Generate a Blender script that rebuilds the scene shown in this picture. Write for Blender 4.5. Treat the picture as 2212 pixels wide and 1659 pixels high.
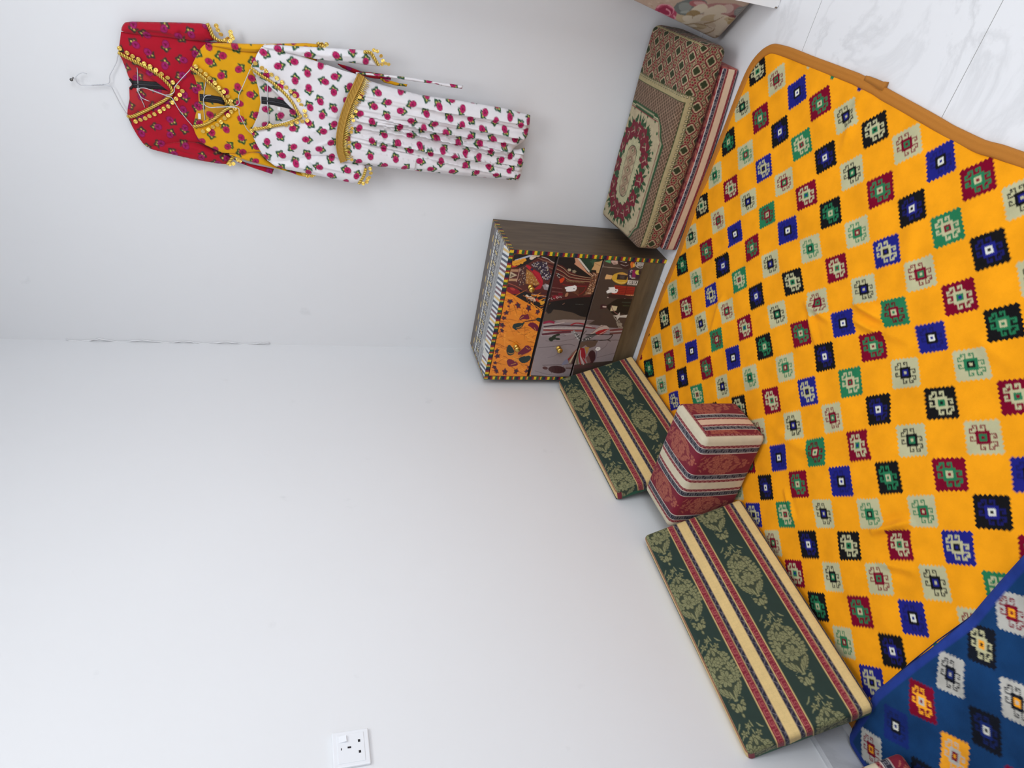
import bpy, math, random
import numpy as np
from mathutils import Vector, Matrix

for o in list(bpy.data.objects):
    bpy.data.objects.remove(o, do_unlink=True)
SC = bpy.context.scene
COL = SC.collection
random.seed(7)

# ------------------------------------------------------------------ camera
# The photo was taken with the phone turned on its side: world up points to the left of the frame.
FPX, IW, IH = 1488.0, 2212.0, 1659.0
CAM = np.array([1.69458, -2.60586, 1.48793])
YAW, PIT, ROL = -0.62986, 0.31828, -0.00334
_F = np.array([math.cos(PIT) * math.sin(YAW), math.cos(PIT) * math.cos(YAW), -math.sin(PIT)])
_R0 = np.array([math.cos(YAW), -math.sin(YAW), 0.0])
_D0 = np.cross(_F, _R0)
_R = math.cos(ROL) * _R0 + math.sin(ROL) * _D0
_D = -math.sin(ROL) * _R0 + math.cos(ROL) * _D0
cd = bpy.data.cameras.new('camera')
cam = bpy.data.objects.new('camera', cd)
COL.objects.link(cam)
cd.sensor_fit = 'HORIZONTAL'
cd.sensor_width = 36.0
cd.lens = 36.0 * FPX / IW
cd.clip_start = 0.02
m = Matrix.Identity(4)
for i in range(3):
    m[i][0], m[i][1], m[i][2], m[i][3] = _D[i], _R[i], -_F[i], CAM[i]
cam.matrix_world = m
SC.camera = cam

# ------------------------------------------------------------------ world, lights, exposure
SC.view_settings.view_transform = 'Standard'
SC.view_settings.look = 'None'
SC.view_settings.gamma = 1.0
SC.view_settings.use_curve_mapping = False
SC.view_settings.exposure = 0.04
w = bpy.data.worlds.new('world')
SC.world = w
w.use_nodes = True
w.node_tree.nodes['Background'].inputs[0].default_value = (0.85, 0.92, 1.0, 1)
w.node_tree.nodes['Background'].inputs[1].default_value = 0.25


def area(name, loc, aim, sx, sy, power, col):
    l = bpy.data.lights.new(name, 'AREA')
    l.shape = 'RECTANGLE'
    l.size, l.size_y, l.energy, l.color = sx, sy, power, col
    o = bpy.data.objects.new(name, l)
    COL.objects.link(o)
    o.location = loc
    o.rotation_euler = (Vector(aim) - Vector(loc)).to_track_quat('-Z', 'Y').to_euler()
    return o


area('window_daylight', (3.50, -2.7, 1.85), (0.2, -1.0, 1.5), 1.7, 1.6, 45, (0.90, 0.95, 1.0))
area('ceiling_lamp', (1.6, -1.7, 2.84), (1.6, -1.7, 0), 1.0, 1.0, 21, (0.97, 0.98, 1.0))


# ------------------------------------------------------------------ helpers
def px(p, ax, val):
    """photograph point -> the world point on the plane where coordinate ax equals val"""
    u, v = IH - p[1], p[0]
    d = _F + _R * (u - IH / 2) / FPX + _D * (v - IW / 2) / FPX
    return CAM + d * ((val - CAM[ax]) / d[ax])


def pxplane(p, O, n):
    u, v = IH - p[1], p[0]
    d = _F + _R * (u - IH / 2) / FPX + _D * (v - IW / 2) / FPX
    return CAM + d * (((O - CAM) @ n) / (d @ n))


def Z(ox, oy, s, *pts):
    """points read off an enlarged crop of the photograph -> photograph points"""
    return [(ox + x / s, oy + y / s) for x, y in pts]


def lin(c):
    c = np.array(c, float) / 255.0
    return np.where(c <= 0.04045, c / 12.92, ((c + 0.055) / 1.055) ** 2.4)


def tag(o, label=None, cat=None, group=None, kind=None):
    if label: o['label'] = label
    if cat: o['category'] = cat
    if group: o['group'] = group
    if kind: o['kind'] = kind
    return o


def empty(name, loc=(0, 0, 0)):
    o = bpy.data.objects.new(name, None)
    o.empty_display_size = 0.05
    COL.objects.link(o)
    o.location = loc
    return o


def mesh(name, V, Fc, mat, parent=None, col=None, smooth=True):
    """one mesh object in world coordinates; col = linear rgb per vertex"""
    V = np.asarray(V, dtype=np.float64)
    me = bpy.data.meshes.new(name)
    if isinstance(Fc, np.ndarray):
        n, k = Fc.shape
        me.vertices.add(len(V))
        me.vertices.foreach_set('co', V.astype(np.float32).ravel())
        me.loops.add(n * k)
        me.loops.foreach_set('vertex_index', Fc.astype(np.int32).ravel())
        me.polygons.add(n)
        me.polygons.foreach_set('loop_start', np.arange(0, n * k, k, dtype=np.int32))
        me.polygons.foreach_set('loop_total', np.full(n, k, dtype=np.int32))
        me.update(calc_edges=True)
    else:
        me.from_pydata([tuple(v) for v in V], [], Fc)
        me.update()
    if smooth:
        me.polygons.foreach_set('use_smooth', np.ones(len(me.polygons), dtype=bool))
    if col is not None:
        a = me.color_attributes.new('Col', 'FLOAT_COLOR', 'POINT')
        c4 = np.ones((len(V), 4), np.float32)
        c4[:, :3] = col
        a.data.foreach_set('color', c4.ravel())
    if mat: me.materials.append(mat)
    o = bpy.data.objects.new(name, me)
    COL.objects.link(o)
    if parent is not None:
        o.parent = parent
        o.matrix_parent_inverse = Matrix.Translation(-Vector(parent.location))
    return o


def join(parts):
    """[(V, F)] with quads/tris lists -> one V, F"""
    Vs, Fs, k = [], [], 0
    for V, Fc in parts:
        Vs.append(np.asarray(V, float))
        Fs += [tuple(int(i) + k for i in f) for f in Fc]
        k += len(V)
    return np.vstack(Vs), Fs


def box(x0, x1, y0, y1, z0, z1):
    V = np.array([(x, y, z) for x in (x0, x1) for y in (y0, y1) for z in (z0, z1)], float)
    return V, [(0, 1, 3, 2), (4, 6, 7, 5), (0, 4, 5, 1), (2, 3, 7, 6), (0, 2, 6, 4), (1, 5, 7, 3)]


def bevel(o, wd, seg=2):
    b = o.modifiers.new('bevel', 'BEVEL')
    b.width, b.segments, b.limit_method = wd, seg, 'ANGLE'
    return o


def tube(pts, r, n=8, closed=False):
    P = np.asarray(pts, float)
    N = len(P)
    T = np.gradient(P, axis=0)
    if closed:
        T = np.roll(P, -1, 0) - np.roll(P, 1, 0)
    T /= np.linalg.norm(T, axis=1)[:, None] + 1e-12
    rr = np.full(N, r) if np.isscalar(r) else np.asarray(r)
    ref = np.array([0.0, 0.0, 1.0]) if abs(T[0][2]) < 0.9 else np.array([1.0, 0, 0])
    V = []
    for i in range(N):
        ref = ref - T[i] * (ref @ T[i])
        ref /= np.linalg.norm(ref) + 1e-12
        b = np.cross(T[i], ref)
        for k in range(n):
            a = 2 * math.pi * k / n
            V.append(P[i] + rr[i] * (math.cos(a) * ref + math.sin(a) * b))
    Fc = []
    for i in range(N if closed else N - 1):
        j = (i + 1) % N
        for k in range(n):
            l = (k + 1) % n
            Fc.append((i * n + k, i * n + l, j * n + l, j * n + k))
    if not closed:
        Fc.append(tuple(range(n))[::-1])
        Fc.append(tuple((N - 1) * n + k for k in range(n)))
    return np.array(V), Fc


def spline(pts, per=8):
    """Catmull-Rom through points"""
    P = np.asarray(pts, float)
    P = np.vstack([2 * P[0] - P[1], P, 2 * P[-1] - P[-2]])
    out = []
    for i in range(1, len(P) - 2):
        for t in np.linspace(0, 1, per, endpoint=False):
            a, b, c, d = P[i - 1], P[i], P[i + 1], P[i + 2]
            out.append(0.5 * (2 * b + (c - a) * t + (2 * a - 5 * b + 4 * c - d) * t * t + (3 * b - 3 * c + d - a) * t ** 3))
    out.append(P[-2])
    return np.array(out)


def resample(pts, step):
    P = np.asarray(pts, float)
    s = np.r_[0, np.cumsum(np.linalg.norm(np.diff(P, axis=0), axis=1))]
    n = max(2, int(round(s[-1] / step)) + 1)
    t = np.linspace(0, s[-1], n)
    return np.stack([np.interp(t, s, P[:, k]) for k in range(P.shape[1])], 1)


def lathe(prof, n=20):
    """profile [(r, h)] around local +Z"""
    V, Fc = [], []
    for r, h in prof:
        for k in range(n):
            a = 2 * math.pi * k / n
            V.append((r * math.cos(a), r * math.sin(a), h))
    for i in range(len(prof) - 1):
        for k in range(n):
            l = (k + 1) % n
            Fc.append((i * n + k, i * n + l, (i + 1) * n + l, (i + 1) * n + k))
    return np.array(V), Fc


def inpoly(x, y, P):
    P = np.asarray(P, float)
    ins = np.zeros(x.shape, bool)
    j = len(P) - 1
    for i in range(len(P)):
        xi, yi, xj, yj = P[i, 0], P[i, 1], P[j, 0], P[j, 1]
        if yi != yj:
            c = ((yi > y) != (yj > y)) & (x < (xj - xi) * (y - yi) / (yj - yi) + xi)
            ins ^= c
        j = i
    return ins


def nearest_on(P, x, y, closed=True):
    """distance to and nearest point on a polyline"""
    P = np.asarray(P, float)
    best = np.full(x.shape, 1e9)
    bx, by = x.copy(), y.copy()
    n = len(P)
    for i in range(n if closed else n - 1):
        a, b = P[i], P[(i + 1) % n]
        d = b - a
        L = d @ d + 1e-18
        t = np.clip(((x - a[0]) * d[0] + (y - a[1]) * d[1]) / L, 0, 1)
        qx, qy = a[0] + t * d[0], a[1] + t * d[1]
        e = (x - qx) ** 2 + (y - qy) ** 2
        k = e < best
        best[k] = e[k]; bx[k] = qx[k]; by[k] = qy[k]
    return np.sqrt(best), bx, by


def chaikin(P, it=2):
    P = np.asarray(P, float)
    for _ in range(it):
        Q = np.roll(P, -1, 0)
        P = np.stack([0.75 * P + 0.25 * Q, 0.25 * P + 0.75 * Q], 1).reshape(-1, P.shape[1])
    return P


def grid_faces(nu, nv):
    i, j = np.meshgrid(np.arange(nu - 1), np.arange(nv - 1), indexing='ij')
    a = (i * nv + j).ravel()
    return np.stack([a, a + nv, a + nv + 1, a + 1], 1)


JIT = [(-0.25, -0.25), (0.25, -0.25), (-0.25, 0.25), (0.25, 0.25)]


def aa(fn, u, v, step):
    c = 0
    for a, b in JIT:
        c = c + fn(u + a * step, v + b * step)
    return c / 4.0


class Art:
    """flat painting made of filled outlines; evaluated at (u, v) of a surface"""

    def __init__(self, tf, base):
        self.tf, self.base, self.ops = tf, lin(base), []

    def zoom(self, ox, oy, s):
        self.z = (ox, oy, s)
        return self

    def _map(self, pts):
        ox, oy, s = self.z
        return np.array([self.tf((ox + x / s, oy + y / s)) for x, y in pts])

    def poly(self, pts, col, sm=0):
        P = np.array(pts, float)
        if sm: P = chaikin(P, sm)
        self.ops.append((self._map(P), lin(col)))

    def ell(self, cx, cy, rx, ry, col, ang=0, n=20, wob=0, k=5):
        a = np.linspace(0, 2 * math.pi, n, endpoint=False)
        rr = 1 + wob * np.sin(k * a + cx)
        x, y = rx * rr * np.cos(a), ry * rr * np.sin(a)
        t = math.radians(ang)
        self.poly(np.stack([cx + x * math.cos(t) - y * math.sin(t), cy + x * math.sin(t) + y * math.cos(t)], 1), col)

    def line(self, pts, wd, col, w2=None):
        P = spline(pts, 5) if len(pts) > 2 else np.array(pts, float)
        T = np.gradient(P, axis=0)
        N = np.stack([-T[:, 1], T[:, 0]], 1)
        N /= np.linalg.norm(N, axis=1)[:, None] + 1e-9
        ws = np.linspace(wd, wd if w2 is None else w2, len(P))[:, None] / 2
        self.poly(np.vstack([P + N * ws, (P - N * ws)[::-1]]), col)

    def dots(self, rng, n, region, r, cols):
        R = np.array(region, float)
        k = 0
        lo, hi = R.min(0), R.max(0)
        while k < n:
            x, y = rng.uniform(lo[0], hi[0]), rng.uniform(lo[1], hi[1])
            if inpoly(np.array([x]), np.array([y]), R)[0]:
                self.ell(x, y, r * rng.uniform(.7, 1.3), r * rng.uniform(.7, 1.3), cols[k % len(cols)], n=6)
                k += 1

    def __call__(self, u, v):
        c = np.tile(self.base, (len(u), 1))
        for P, col in self.ops:
            lo, hi = P.min(0), P.max(0)
            k = np.where((u >= lo[0]) & (u <= hi[0]) & (v >= lo[1]) & (v <= hi[1]))[0]
            if len(k):
                k = k[inpoly(u[k], v[k], P)]
                c[k] = col
        return c


# ------------------------------------------------------------------ materials
def nodes(name):
    mt = bpy.data.materials.new(name)
    mt.use_nodes = True
    t = mt.node_tree
    return mt, t, t.nodes['Principled BSDF']


def plain(name, rgb, rough=0.6, metal=0.0, bump=0.0, scale=200.0, spec=0.5):
    mt, t, b = nodes(name)
    b.inputs['Base Color'].default_value = (*lin(rgb), 1)
    b.inputs['Roughness'].default_value = rough
    b.inputs['Metallic'].default_value = metal
    b.inputs['Specular IOR Level'].default_value = spec
    if bump:
        n = t.nodes.new('ShaderNodeTexNoise')
        n.inputs['Scale'].default_value = scale
        tc = t.nodes.new('ShaderNodeTexCoord')
        t.links.new(tc.outputs['Object'], n.inputs['Vector'])
        bp_ = t.nodes.new('ShaderNodeBump')
        bp_.inputs['Strength'].default_value = bump
        bp_.inputs['Distance'].default_value = 0.002
        t.links.new(n.outputs['Fac'], bp_.inputs['Height'])
        t.links.new(bp_.outputs['Normal'], b.inputs['Normal'])
    return mt


def cloth(name, rough=0.85, sheen=0.2, bump=0.25, scale=900.0, mott=0.12, mscale=30.0, spec=0.2):
    """woven / printed cloth: pattern from the mesh colour attribute, mottled by noise, fine weave bump"""
    mt, t, b = nodes(name)
    L = t.links.new
    at = t.nodes.new('ShaderNodeAttribute')
    at.attribute_name = 'Col'
    tc = t.nodes.new('ShaderNodeTexCoord')
    n = t.nodes.new('ShaderNodeTexNoise')
    n.inputs['Scale'].default_value = mscale
    n.inputs['Detail'].default_value = 6
    L(tc.outputs['Object'], n.inputs['Vector'])
    mr = t.nodes.new('ShaderNodeMapRange')
    mr.inputs['From Min'].default_value = 0.3
    mr.inputs['From Max'].default_value = 0.7
    mr.inputs['To Min'].default_value = 1 - mott
    mr.inputs['To Max'].default_value = 1 + mott
    L(n.outputs['Fac'], mr.inputs['Value'])
    vm = t.nodes.new('ShaderNodeVectorMath')
    vm.operation = 'SCALE'
    L(at.outputs['Color'], vm.inputs[0])
    L(mr.outputs['Result'], vm.inputs['Scale'])
    L(vm.outputs['Vector'], b.inputs['Base Color'])
    b.inputs['Roughness'].default_value = rough
    b.inputs['Specular IOR Level'].default_value = spec
    b.inputs['Sheen Weight'].default_value = sheen
    b.inputs['Sheen Roughness'].default_value = 0.5
    n2 = t.nodes.new('ShaderNodeTexNoise')
    n2.inputs['Scale'].default_value = scale
    n2.inputs['Detail'].default_value = 2
    L(tc.outputs['Object'], n2.inputs['Vector'])
    bp_ = t.nodes.new('ShaderNodeBump')
    bp_.inputs['Strength'].default_value = bump
    bp_.inputs['Distance'].default_value = 0.001
    L(n2.outputs['Fac'], bp_.inputs['Height'])
    L(bp_.outputs['Normal'], b.inputs['Normal'])
    return mt


def wall_mat(name, rgb):
    mt, t, b = nodes(name)
    L = t.links.new
    tc = t.nodes.new('ShaderNodeTexCoord')
    n = t.nodes.new('ShaderNodeTexNoise')
    n.inputs['Scale'].default_value = 1.3
    n.inputs['Detail'].default_value = 4
    L(tc.outputs['Object'], n.inputs['Vector'])
    cr = t.nodes.new('ShaderNodeValToRGB')
    c = lin(rgb)
    cr.color_ramp.elements[0].position = 0.3
    cr.color_ramp.elements[0].color = (*(c * 0.975), 1)
    cr.color_ramp.elements[1].position = 0.7
    cr.color_ramp.elements[1].color = (*c, 1)
    L(n.outputs['Fac'], cr.inputs['Fac'])
    # a few faint scuffs
    v = t.nodes.new('ShaderNodeTexNoise')
    v.inputs['Scale'].default_value = 9.0
    v.inputs['Detail'].default_value = 8
    L(tc.outputs['Object'], v.inputs['Vector'])
    r2 = t.nodes.new('ShaderNodeValToRGB')
    r2.color_ramp.elements[0].position = 0.70
    r2.color_ramp.elements[0].color = (0, 0, 0, 1)
    r2.color_ramp.elements[1].position = 0.78
    r2.color_ramp.elements[1].color = (0.25, 0.25, 0.25, 1)
    L(v.outputs['Fac'], r2.inputs['Fac'])
    mx = t.nodes.new('ShaderNodeMixRGB')
    mx.inputs['Color2'].default_value = (*lin((185, 187, 188)), 1)
    L(r2.outputs['Color'], mx.inputs['Fac'])
    L(cr.outputs['Color'], mx.inputs['Color1'])
    L(mx.outputs['Color'], b.inputs['Base Color'])
    b.inputs['Roughness'].default_value = 0.55
    b.inputs['Specular IOR Level'].default_value = 0.25
    n3 = t.nodes.new('ShaderNodeTexNoise')
    n3.inputs['Scale'].default_value = 14
    n3.inputs['Detail'].default_value = 6
    L(tc.outputs['Object'], n3.inputs['Vector'])
    bp_ = t.nodes.new('ShaderNodeBump')
    bp_.inputs['Strength'].default_value = 0.12
    bp_.inputs['Distance'].default_value = 0.006
    L(n3.outputs['Fac'], bp_.inputs['Height'])
    L(bp_.outputs['Normal'], b.inputs['Normal'])
    return mt


def marble(name, base, vein, joints=None):
    mt, t, b = nodes(name)
    L = t.links.new
    tc = t.nodes.new('ShaderNodeTexCoord')
    n = t.nodes.new('ShaderNodeTexNoise')
    n.inputs['Scale'].default_value = 2.2
    n.inputs['Detail'].default_value = 9
    n.inputs['Roughness'].default_value = 0.6
    n.inputs['Distortion'].default_value = 0.9
    L(tc.outputs['Object'], n.inputs['Vector'])
    # thin veins where the noise crosses one half
    s = t.nodes.new('ShaderNodeMath'); s.operation = 'SUBTRACT'; s.inputs[1].default_value = 0.5
    L(n.outputs['Fac'], s.inputs[0])
    ab = t.nodes.new('ShaderNodeMath'); ab.operation = 'ABSOLUTE'
    L(s.outputs[0], ab.inputs[0])
    cr = t.nodes.new('ShaderNodeValToRGB')
    cr.color_ramp.elements[0].position = 0.0
    cr.color_ramp.elements[0].color = (1, 1, 1, 1)
    cr.color_ramp.elements[1].position = 0.035
    cr.color_ramp.elements[1].color = (0, 0, 0, 1)
    L(ab.outputs[0], cr.inputs['Fac'])
    n2 = t.nodes.new('ShaderNodeTexNoise')
    n2.inputs['Scale'].default_value = 1.6
    n2.inputs['Detail'].default_value = 3
    L(tc.outputs['Object'], n2.inputs['Vector'])
    mk = t.nodes.new('ShaderNodeMath'); mk.operation = 'MULTIPLY'
    r3 = t.nodes.new('ShaderNodeMapRange')
    r3.inputs['From Min'].default_value = 0.42
    r3.inputs['From Max'].default_value = 0.68
    r3.inputs['To Max'].default_value = 0.28
    L(n2.outputs['Fac'], r3.inputs['Value'])
    L(cr.outputs['Color'], mk.inputs[0])
    L(r3.outputs['Result'], mk.inputs[1])
    mx = t.nodes.new('ShaderNodeMixRGB')
    mx.inputs['Color1'].default_value = (*lin(base), 1)
    mx.inputs['Color2'].default_value = (*lin(vein), 1)
    L(mk.outputs[0], mx.inputs['Fac'])
    last = mx.outputs['Color']
    if joints:
        sp = t.nodes.new('ShaderNodeSeparateXYZ')
        L(tc.outputs['Object'], sp.inputs[0])
        for axis, size, off in joints:
            a = t.nodes.new('ShaderNodeMath'); a.operation = 'ADD'; a.inputs[1].default_value = off
            L(sp.outputs[axis], a.inputs[0])
            pp = t.nodes.new('ShaderNodeMath'); pp.operation = 'PINGPONG'; pp.inputs[1].default_value = size / 2
            L(a.outputs[0], pp.inputs[0])
            lt = t.nodes.new('ShaderNodeMath'); lt.operation = 'LESS_THAN'; lt.inputs[1].default_value = 0.0009
            L(pp.outputs[0], lt.inputs[0])
            m2 = t.nodes.new('ShaderNodeMixRGB')
            m2.inputs['Color2'].default_value = (*lin((150, 148, 146)), 1)
            L(lt.outputs[0], m2.inputs['Fac'])
            L(last, m2.inputs['Color1'])
            last = m2.outputs['Color']
    L(last, b.inputs['Base Color'])
    b.inputs['Roughness'].default_value = 0.28
    b.inputs['Specular IOR Level'].default_value = 0.4
    return mt


def wood_mat(name, c1, c2, axis_scale):
    mt, t, b = nodes(name)
    L = t.links.new
    tc = t.nodes.new('ShaderNodeTexCoord')
    mp = t.nodes.new('ShaderNodeMapping')
    mp.inputs['Scale'].default_value = axis_scale
    L(tc.outputs['Object'], mp.inputs['Vector'])
    n = t.nodes.new('ShaderNodeTexNoise')
    n.inputs['Scale'].default_value = 6
    n.inputs['Detail'].default_value = 5
    n.inputs['Distortion'].default_value = 0.4
    L(mp.outputs['Vector'], n.inputs['Vector'])
    cr = t.nodes.new('ShaderNodeValToRGB')
    cr.color_ramp.elements[0].position = 0.3
    cr.color_ramp.elements[0].color = (*lin(c1), 1)
    cr.color_ramp.elements[1].position = 0.7
    cr.color_ramp.elements[1].color = (*lin(c2), 1)
    L(n.outputs['Fac'], cr.inputs['Fac'])
    L(cr.outputs['Color'], b.inputs['Base Color'])
    b.inputs['Roughness'].default_value = 0.5
    return mt


M_WALL = wall_mat('white_plaster', (232, 233, 235))
M_CEIL = wall_mat('white_ceiling_paint', (236, 236, 236))
M_FLOOR = marble('white_marble_tile', (232, 232, 234), (150, 150, 152), [('Y', 0.6, 1.225), ('X', 1.2, 0.65)])
M_SKIRT = marble('grey_marble_skirting', (205, 206, 210), (120, 122, 128))
M_GOLD = plain('gold_sequin_metal', (238, 200, 104), 0.3, 1.0)
M_BRAID = plain('gold_braid', (214, 184, 92), 0.38, 0.8)
M_WIRE = plain('white_coated_wire', (205, 207, 212), 0.35, 0.3)
M_STEEL = plain('nail_steel', (120, 120, 118), 0.4, 0.9)
M_BRASS = plain('brass_knob', (200, 165, 85), 0.25, 1.0)
M_PLASTIC = plain('white_plastic', (236, 238, 242), 0.3)
M_HOLE = plain('socket_hole', (22, 16, 22), 0.7)
M_BLACK = plain('black_zip_tape', (18, 18, 22), 0.7, 0, 0.3, 900)
M_PAPER = plain('white_label', (232, 232, 232), 0.7)
M_RUG = cloth('plush_rug', 0.95, 0.03, 0.5, 420, 0.09, 16, 0.04)
M_BLANKET = cloth('plush_blanket', 0.95, 0.05, 0.6, 420, 0.28, 11, 0.04)
M_DAMASK = cloth('damask_upholstery', 0.7, 0.08, 0.2, 1100, 0.05, 40, 0.25)
M_CARPET = cloth('carpet_upholstery', 0.95, 0.1, 0.5, 700, 0.10, 60, 0.1)
M_PRINT = cloth('printed_cotton', 0.8, 0.1, 0.15, 1200, 0.04, 25, 0.2)
M_TAPE = cloth('painted_stripe', 0.5, 0.0, 0.1, 500, 0.06, 80, 0.4)
M_POSTER = cloth('printed_poster', 0.4, 0.0, 0.05, 300, 0.03, 60, 0.5)
M_WOODV = wood_mat('dark_oak_grain', (78, 63, 48), (102, 84, 65), (8, 8, 1.0))
M_WOODH = wood_mat('dark_oak_cross_grain', (84, 70, 50), (106, 90, 66), (1.0, 8, 8))
M_WHITELAM = plain('white_laminate', (238, 236, 234), 0.35)
M_CHIP = plain('raw_chipboard', (150, 135, 118), 0.9, 0, 0.5, 400)

# ------------------------------------------------------------------ the room
RX, RY, RH = 3.6, -4.4, 2.9


def struct(name, V, Fc, mat):
    return tag(mesh(name, V, Fc, mat, smooth=False), kind='structure')


struct('floor', *box(-0.1, RX + 0.1, RY - 0.1, 0.1, -0.1, 0.0), M_FLOOR)
struct('ceiling', *box(-0.1, RX + 0.1, RY - 0.1, 0.1, RH, RH + 0.1), M_CEIL)
struct('wall_left', *box(-0.1, 0.0, RY, 0.0, 0.0, RH), M_WALL)
struct('wall_right', *box(-0.1, RX + 0.1, 0.0, 0.1, 0.0, RH), M_WALL)
struct('wall_back', *box(-0.1, RX + 0.1, RY - 0.1, RY, 0.0, RH), M_WALL)
struct('wall_window', *join([box(RX, RX + 0.1, RY, 0.0, 0.0, 0.9), box(RX, RX + 0.1, RY, 0.0, 2.6, RH),
                             box(RX, RX + 0.1, RY, -3.6, 0.9, 2.6), box(RX, RX + 0.1, -1.8, 0.0, 0.9, 2.6)]), M_WALL)
struct('window_1', *join([box(RX + .02, RX + .07, -3.6, -3.54, .9, 2.6), box(RX + .02, RX + .07, -1.86, -1.8, .9, 2.6),
                          box(RX + .02, RX + .07, -3.54, -1.86, .9, .96), box(RX + .02, RX + .07, -3.54, -1.86, 2.54, 2.6),
                          box(RX + .03, RX + .06, -2.72, -2.68, .96, 2.54)]), M_PLASTIC)


def skirting(name, ax):
    prof = [(0.0, 0.0), (0.012, 0.0), (0.012, 0.106), (0.007, 0.113), (0.0, 0.113)]
    V, Fc = [], []
    ends = ((-4.4, 0.0) if ax == 1 else (0.012, RX))
    for e in ends:
        for d, h in prof:
            V.append((d, e, h) if ax == 1 else (e, -d, h))
    n = len(prof)
    for k in range(n):
        l = (k + 1) % n
        Fc.append((k, l, n + l, n + k))
    Fc += [tuple(range(n)), tuple(range(2 * n - 1, n - 1, -1))]
    o = struct(name, np.array(V), Fc, M_SKIRT)
    return o


skirting('baseboard_left', 1)
# hairline crack with a little plaster bead running down the corner of the two walls
rng = np.random.default_rng(3)
zc = np.linspace(2.30, 1.55, 60)
cr = np.stack([0.004 + 0.004 * np.sin(zc * 41) + rng.normal(0, .0012, 60), -0.003 + 0 * zc, zc], 1)
V, Fc = tube(cr, 0.0018 + 0.0015 * np.abs(np.sin(zc * 60)), 6)
tag(mesh('trim_1', V, Fc, M_WALL), kind='structure')

# ------------------------------------------------------------------ the socket
def build_socket():
    sy, sz, h = -1.7633, 1.336, 0.043
    r = tag(empty('power_socket', (0, sy, sz)), 'white switched three pin power socket on the bare left wall', 'socket')
    bevel(mesh('face_plate', *box(0.0, 0.009, sy - h, sy + h, sz - h, sz + h), M_PLASTIC, r, smooth=False), 0.0025)
    bevel(mesh('insert_panel', *box(0.0085, 0.0103, sy - .0345, sy + .0345, sz - .0315, sz + .0315), M_PLASTIC, r, smooth=False), 0.0008)
    # rocker: its lower half is pressed in, the upper half stands proud
    y0, y1, z0, z1 = sy + .014, sy + .029, sz + .008, sz + .027
    V = np.array([(.0103, y0, z0), (.0103, y1, z0), (.0103, y1, z1), (.0103, y0, z1), (.0165, y0, z0 + .002), (.0165, y1, z0 + .002), (.0115, y1, z1), (.0115, y0, z1)])
    mesh('rocker_switch', V, [(4, 5, 6, 7), (0, 1, 5, 4), (1, 2, 6, 5), (2, 3, 7, 6), (3, 0, 4, 7)], M_PLASTIC, r, smooth=False)
    for nm, cy, cz, wy, wz in (('earth_slot', .001, .004, .0042, .0085), ('pin_slot', .0135, -.0195, .0062, .0055), ('pin_slot', -.0125, -.0195, .0062, .0055), ('indicator_slot', -.001, .0225, .005, .0022)):
        mesh(nm, *box(.0095, .01045, sy + cy - wy / 2, sy + cy + wy / 2, sz + cz - wz / 2, sz + cz + wz / 2), M_HOLE, r, smooth=False)


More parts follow.
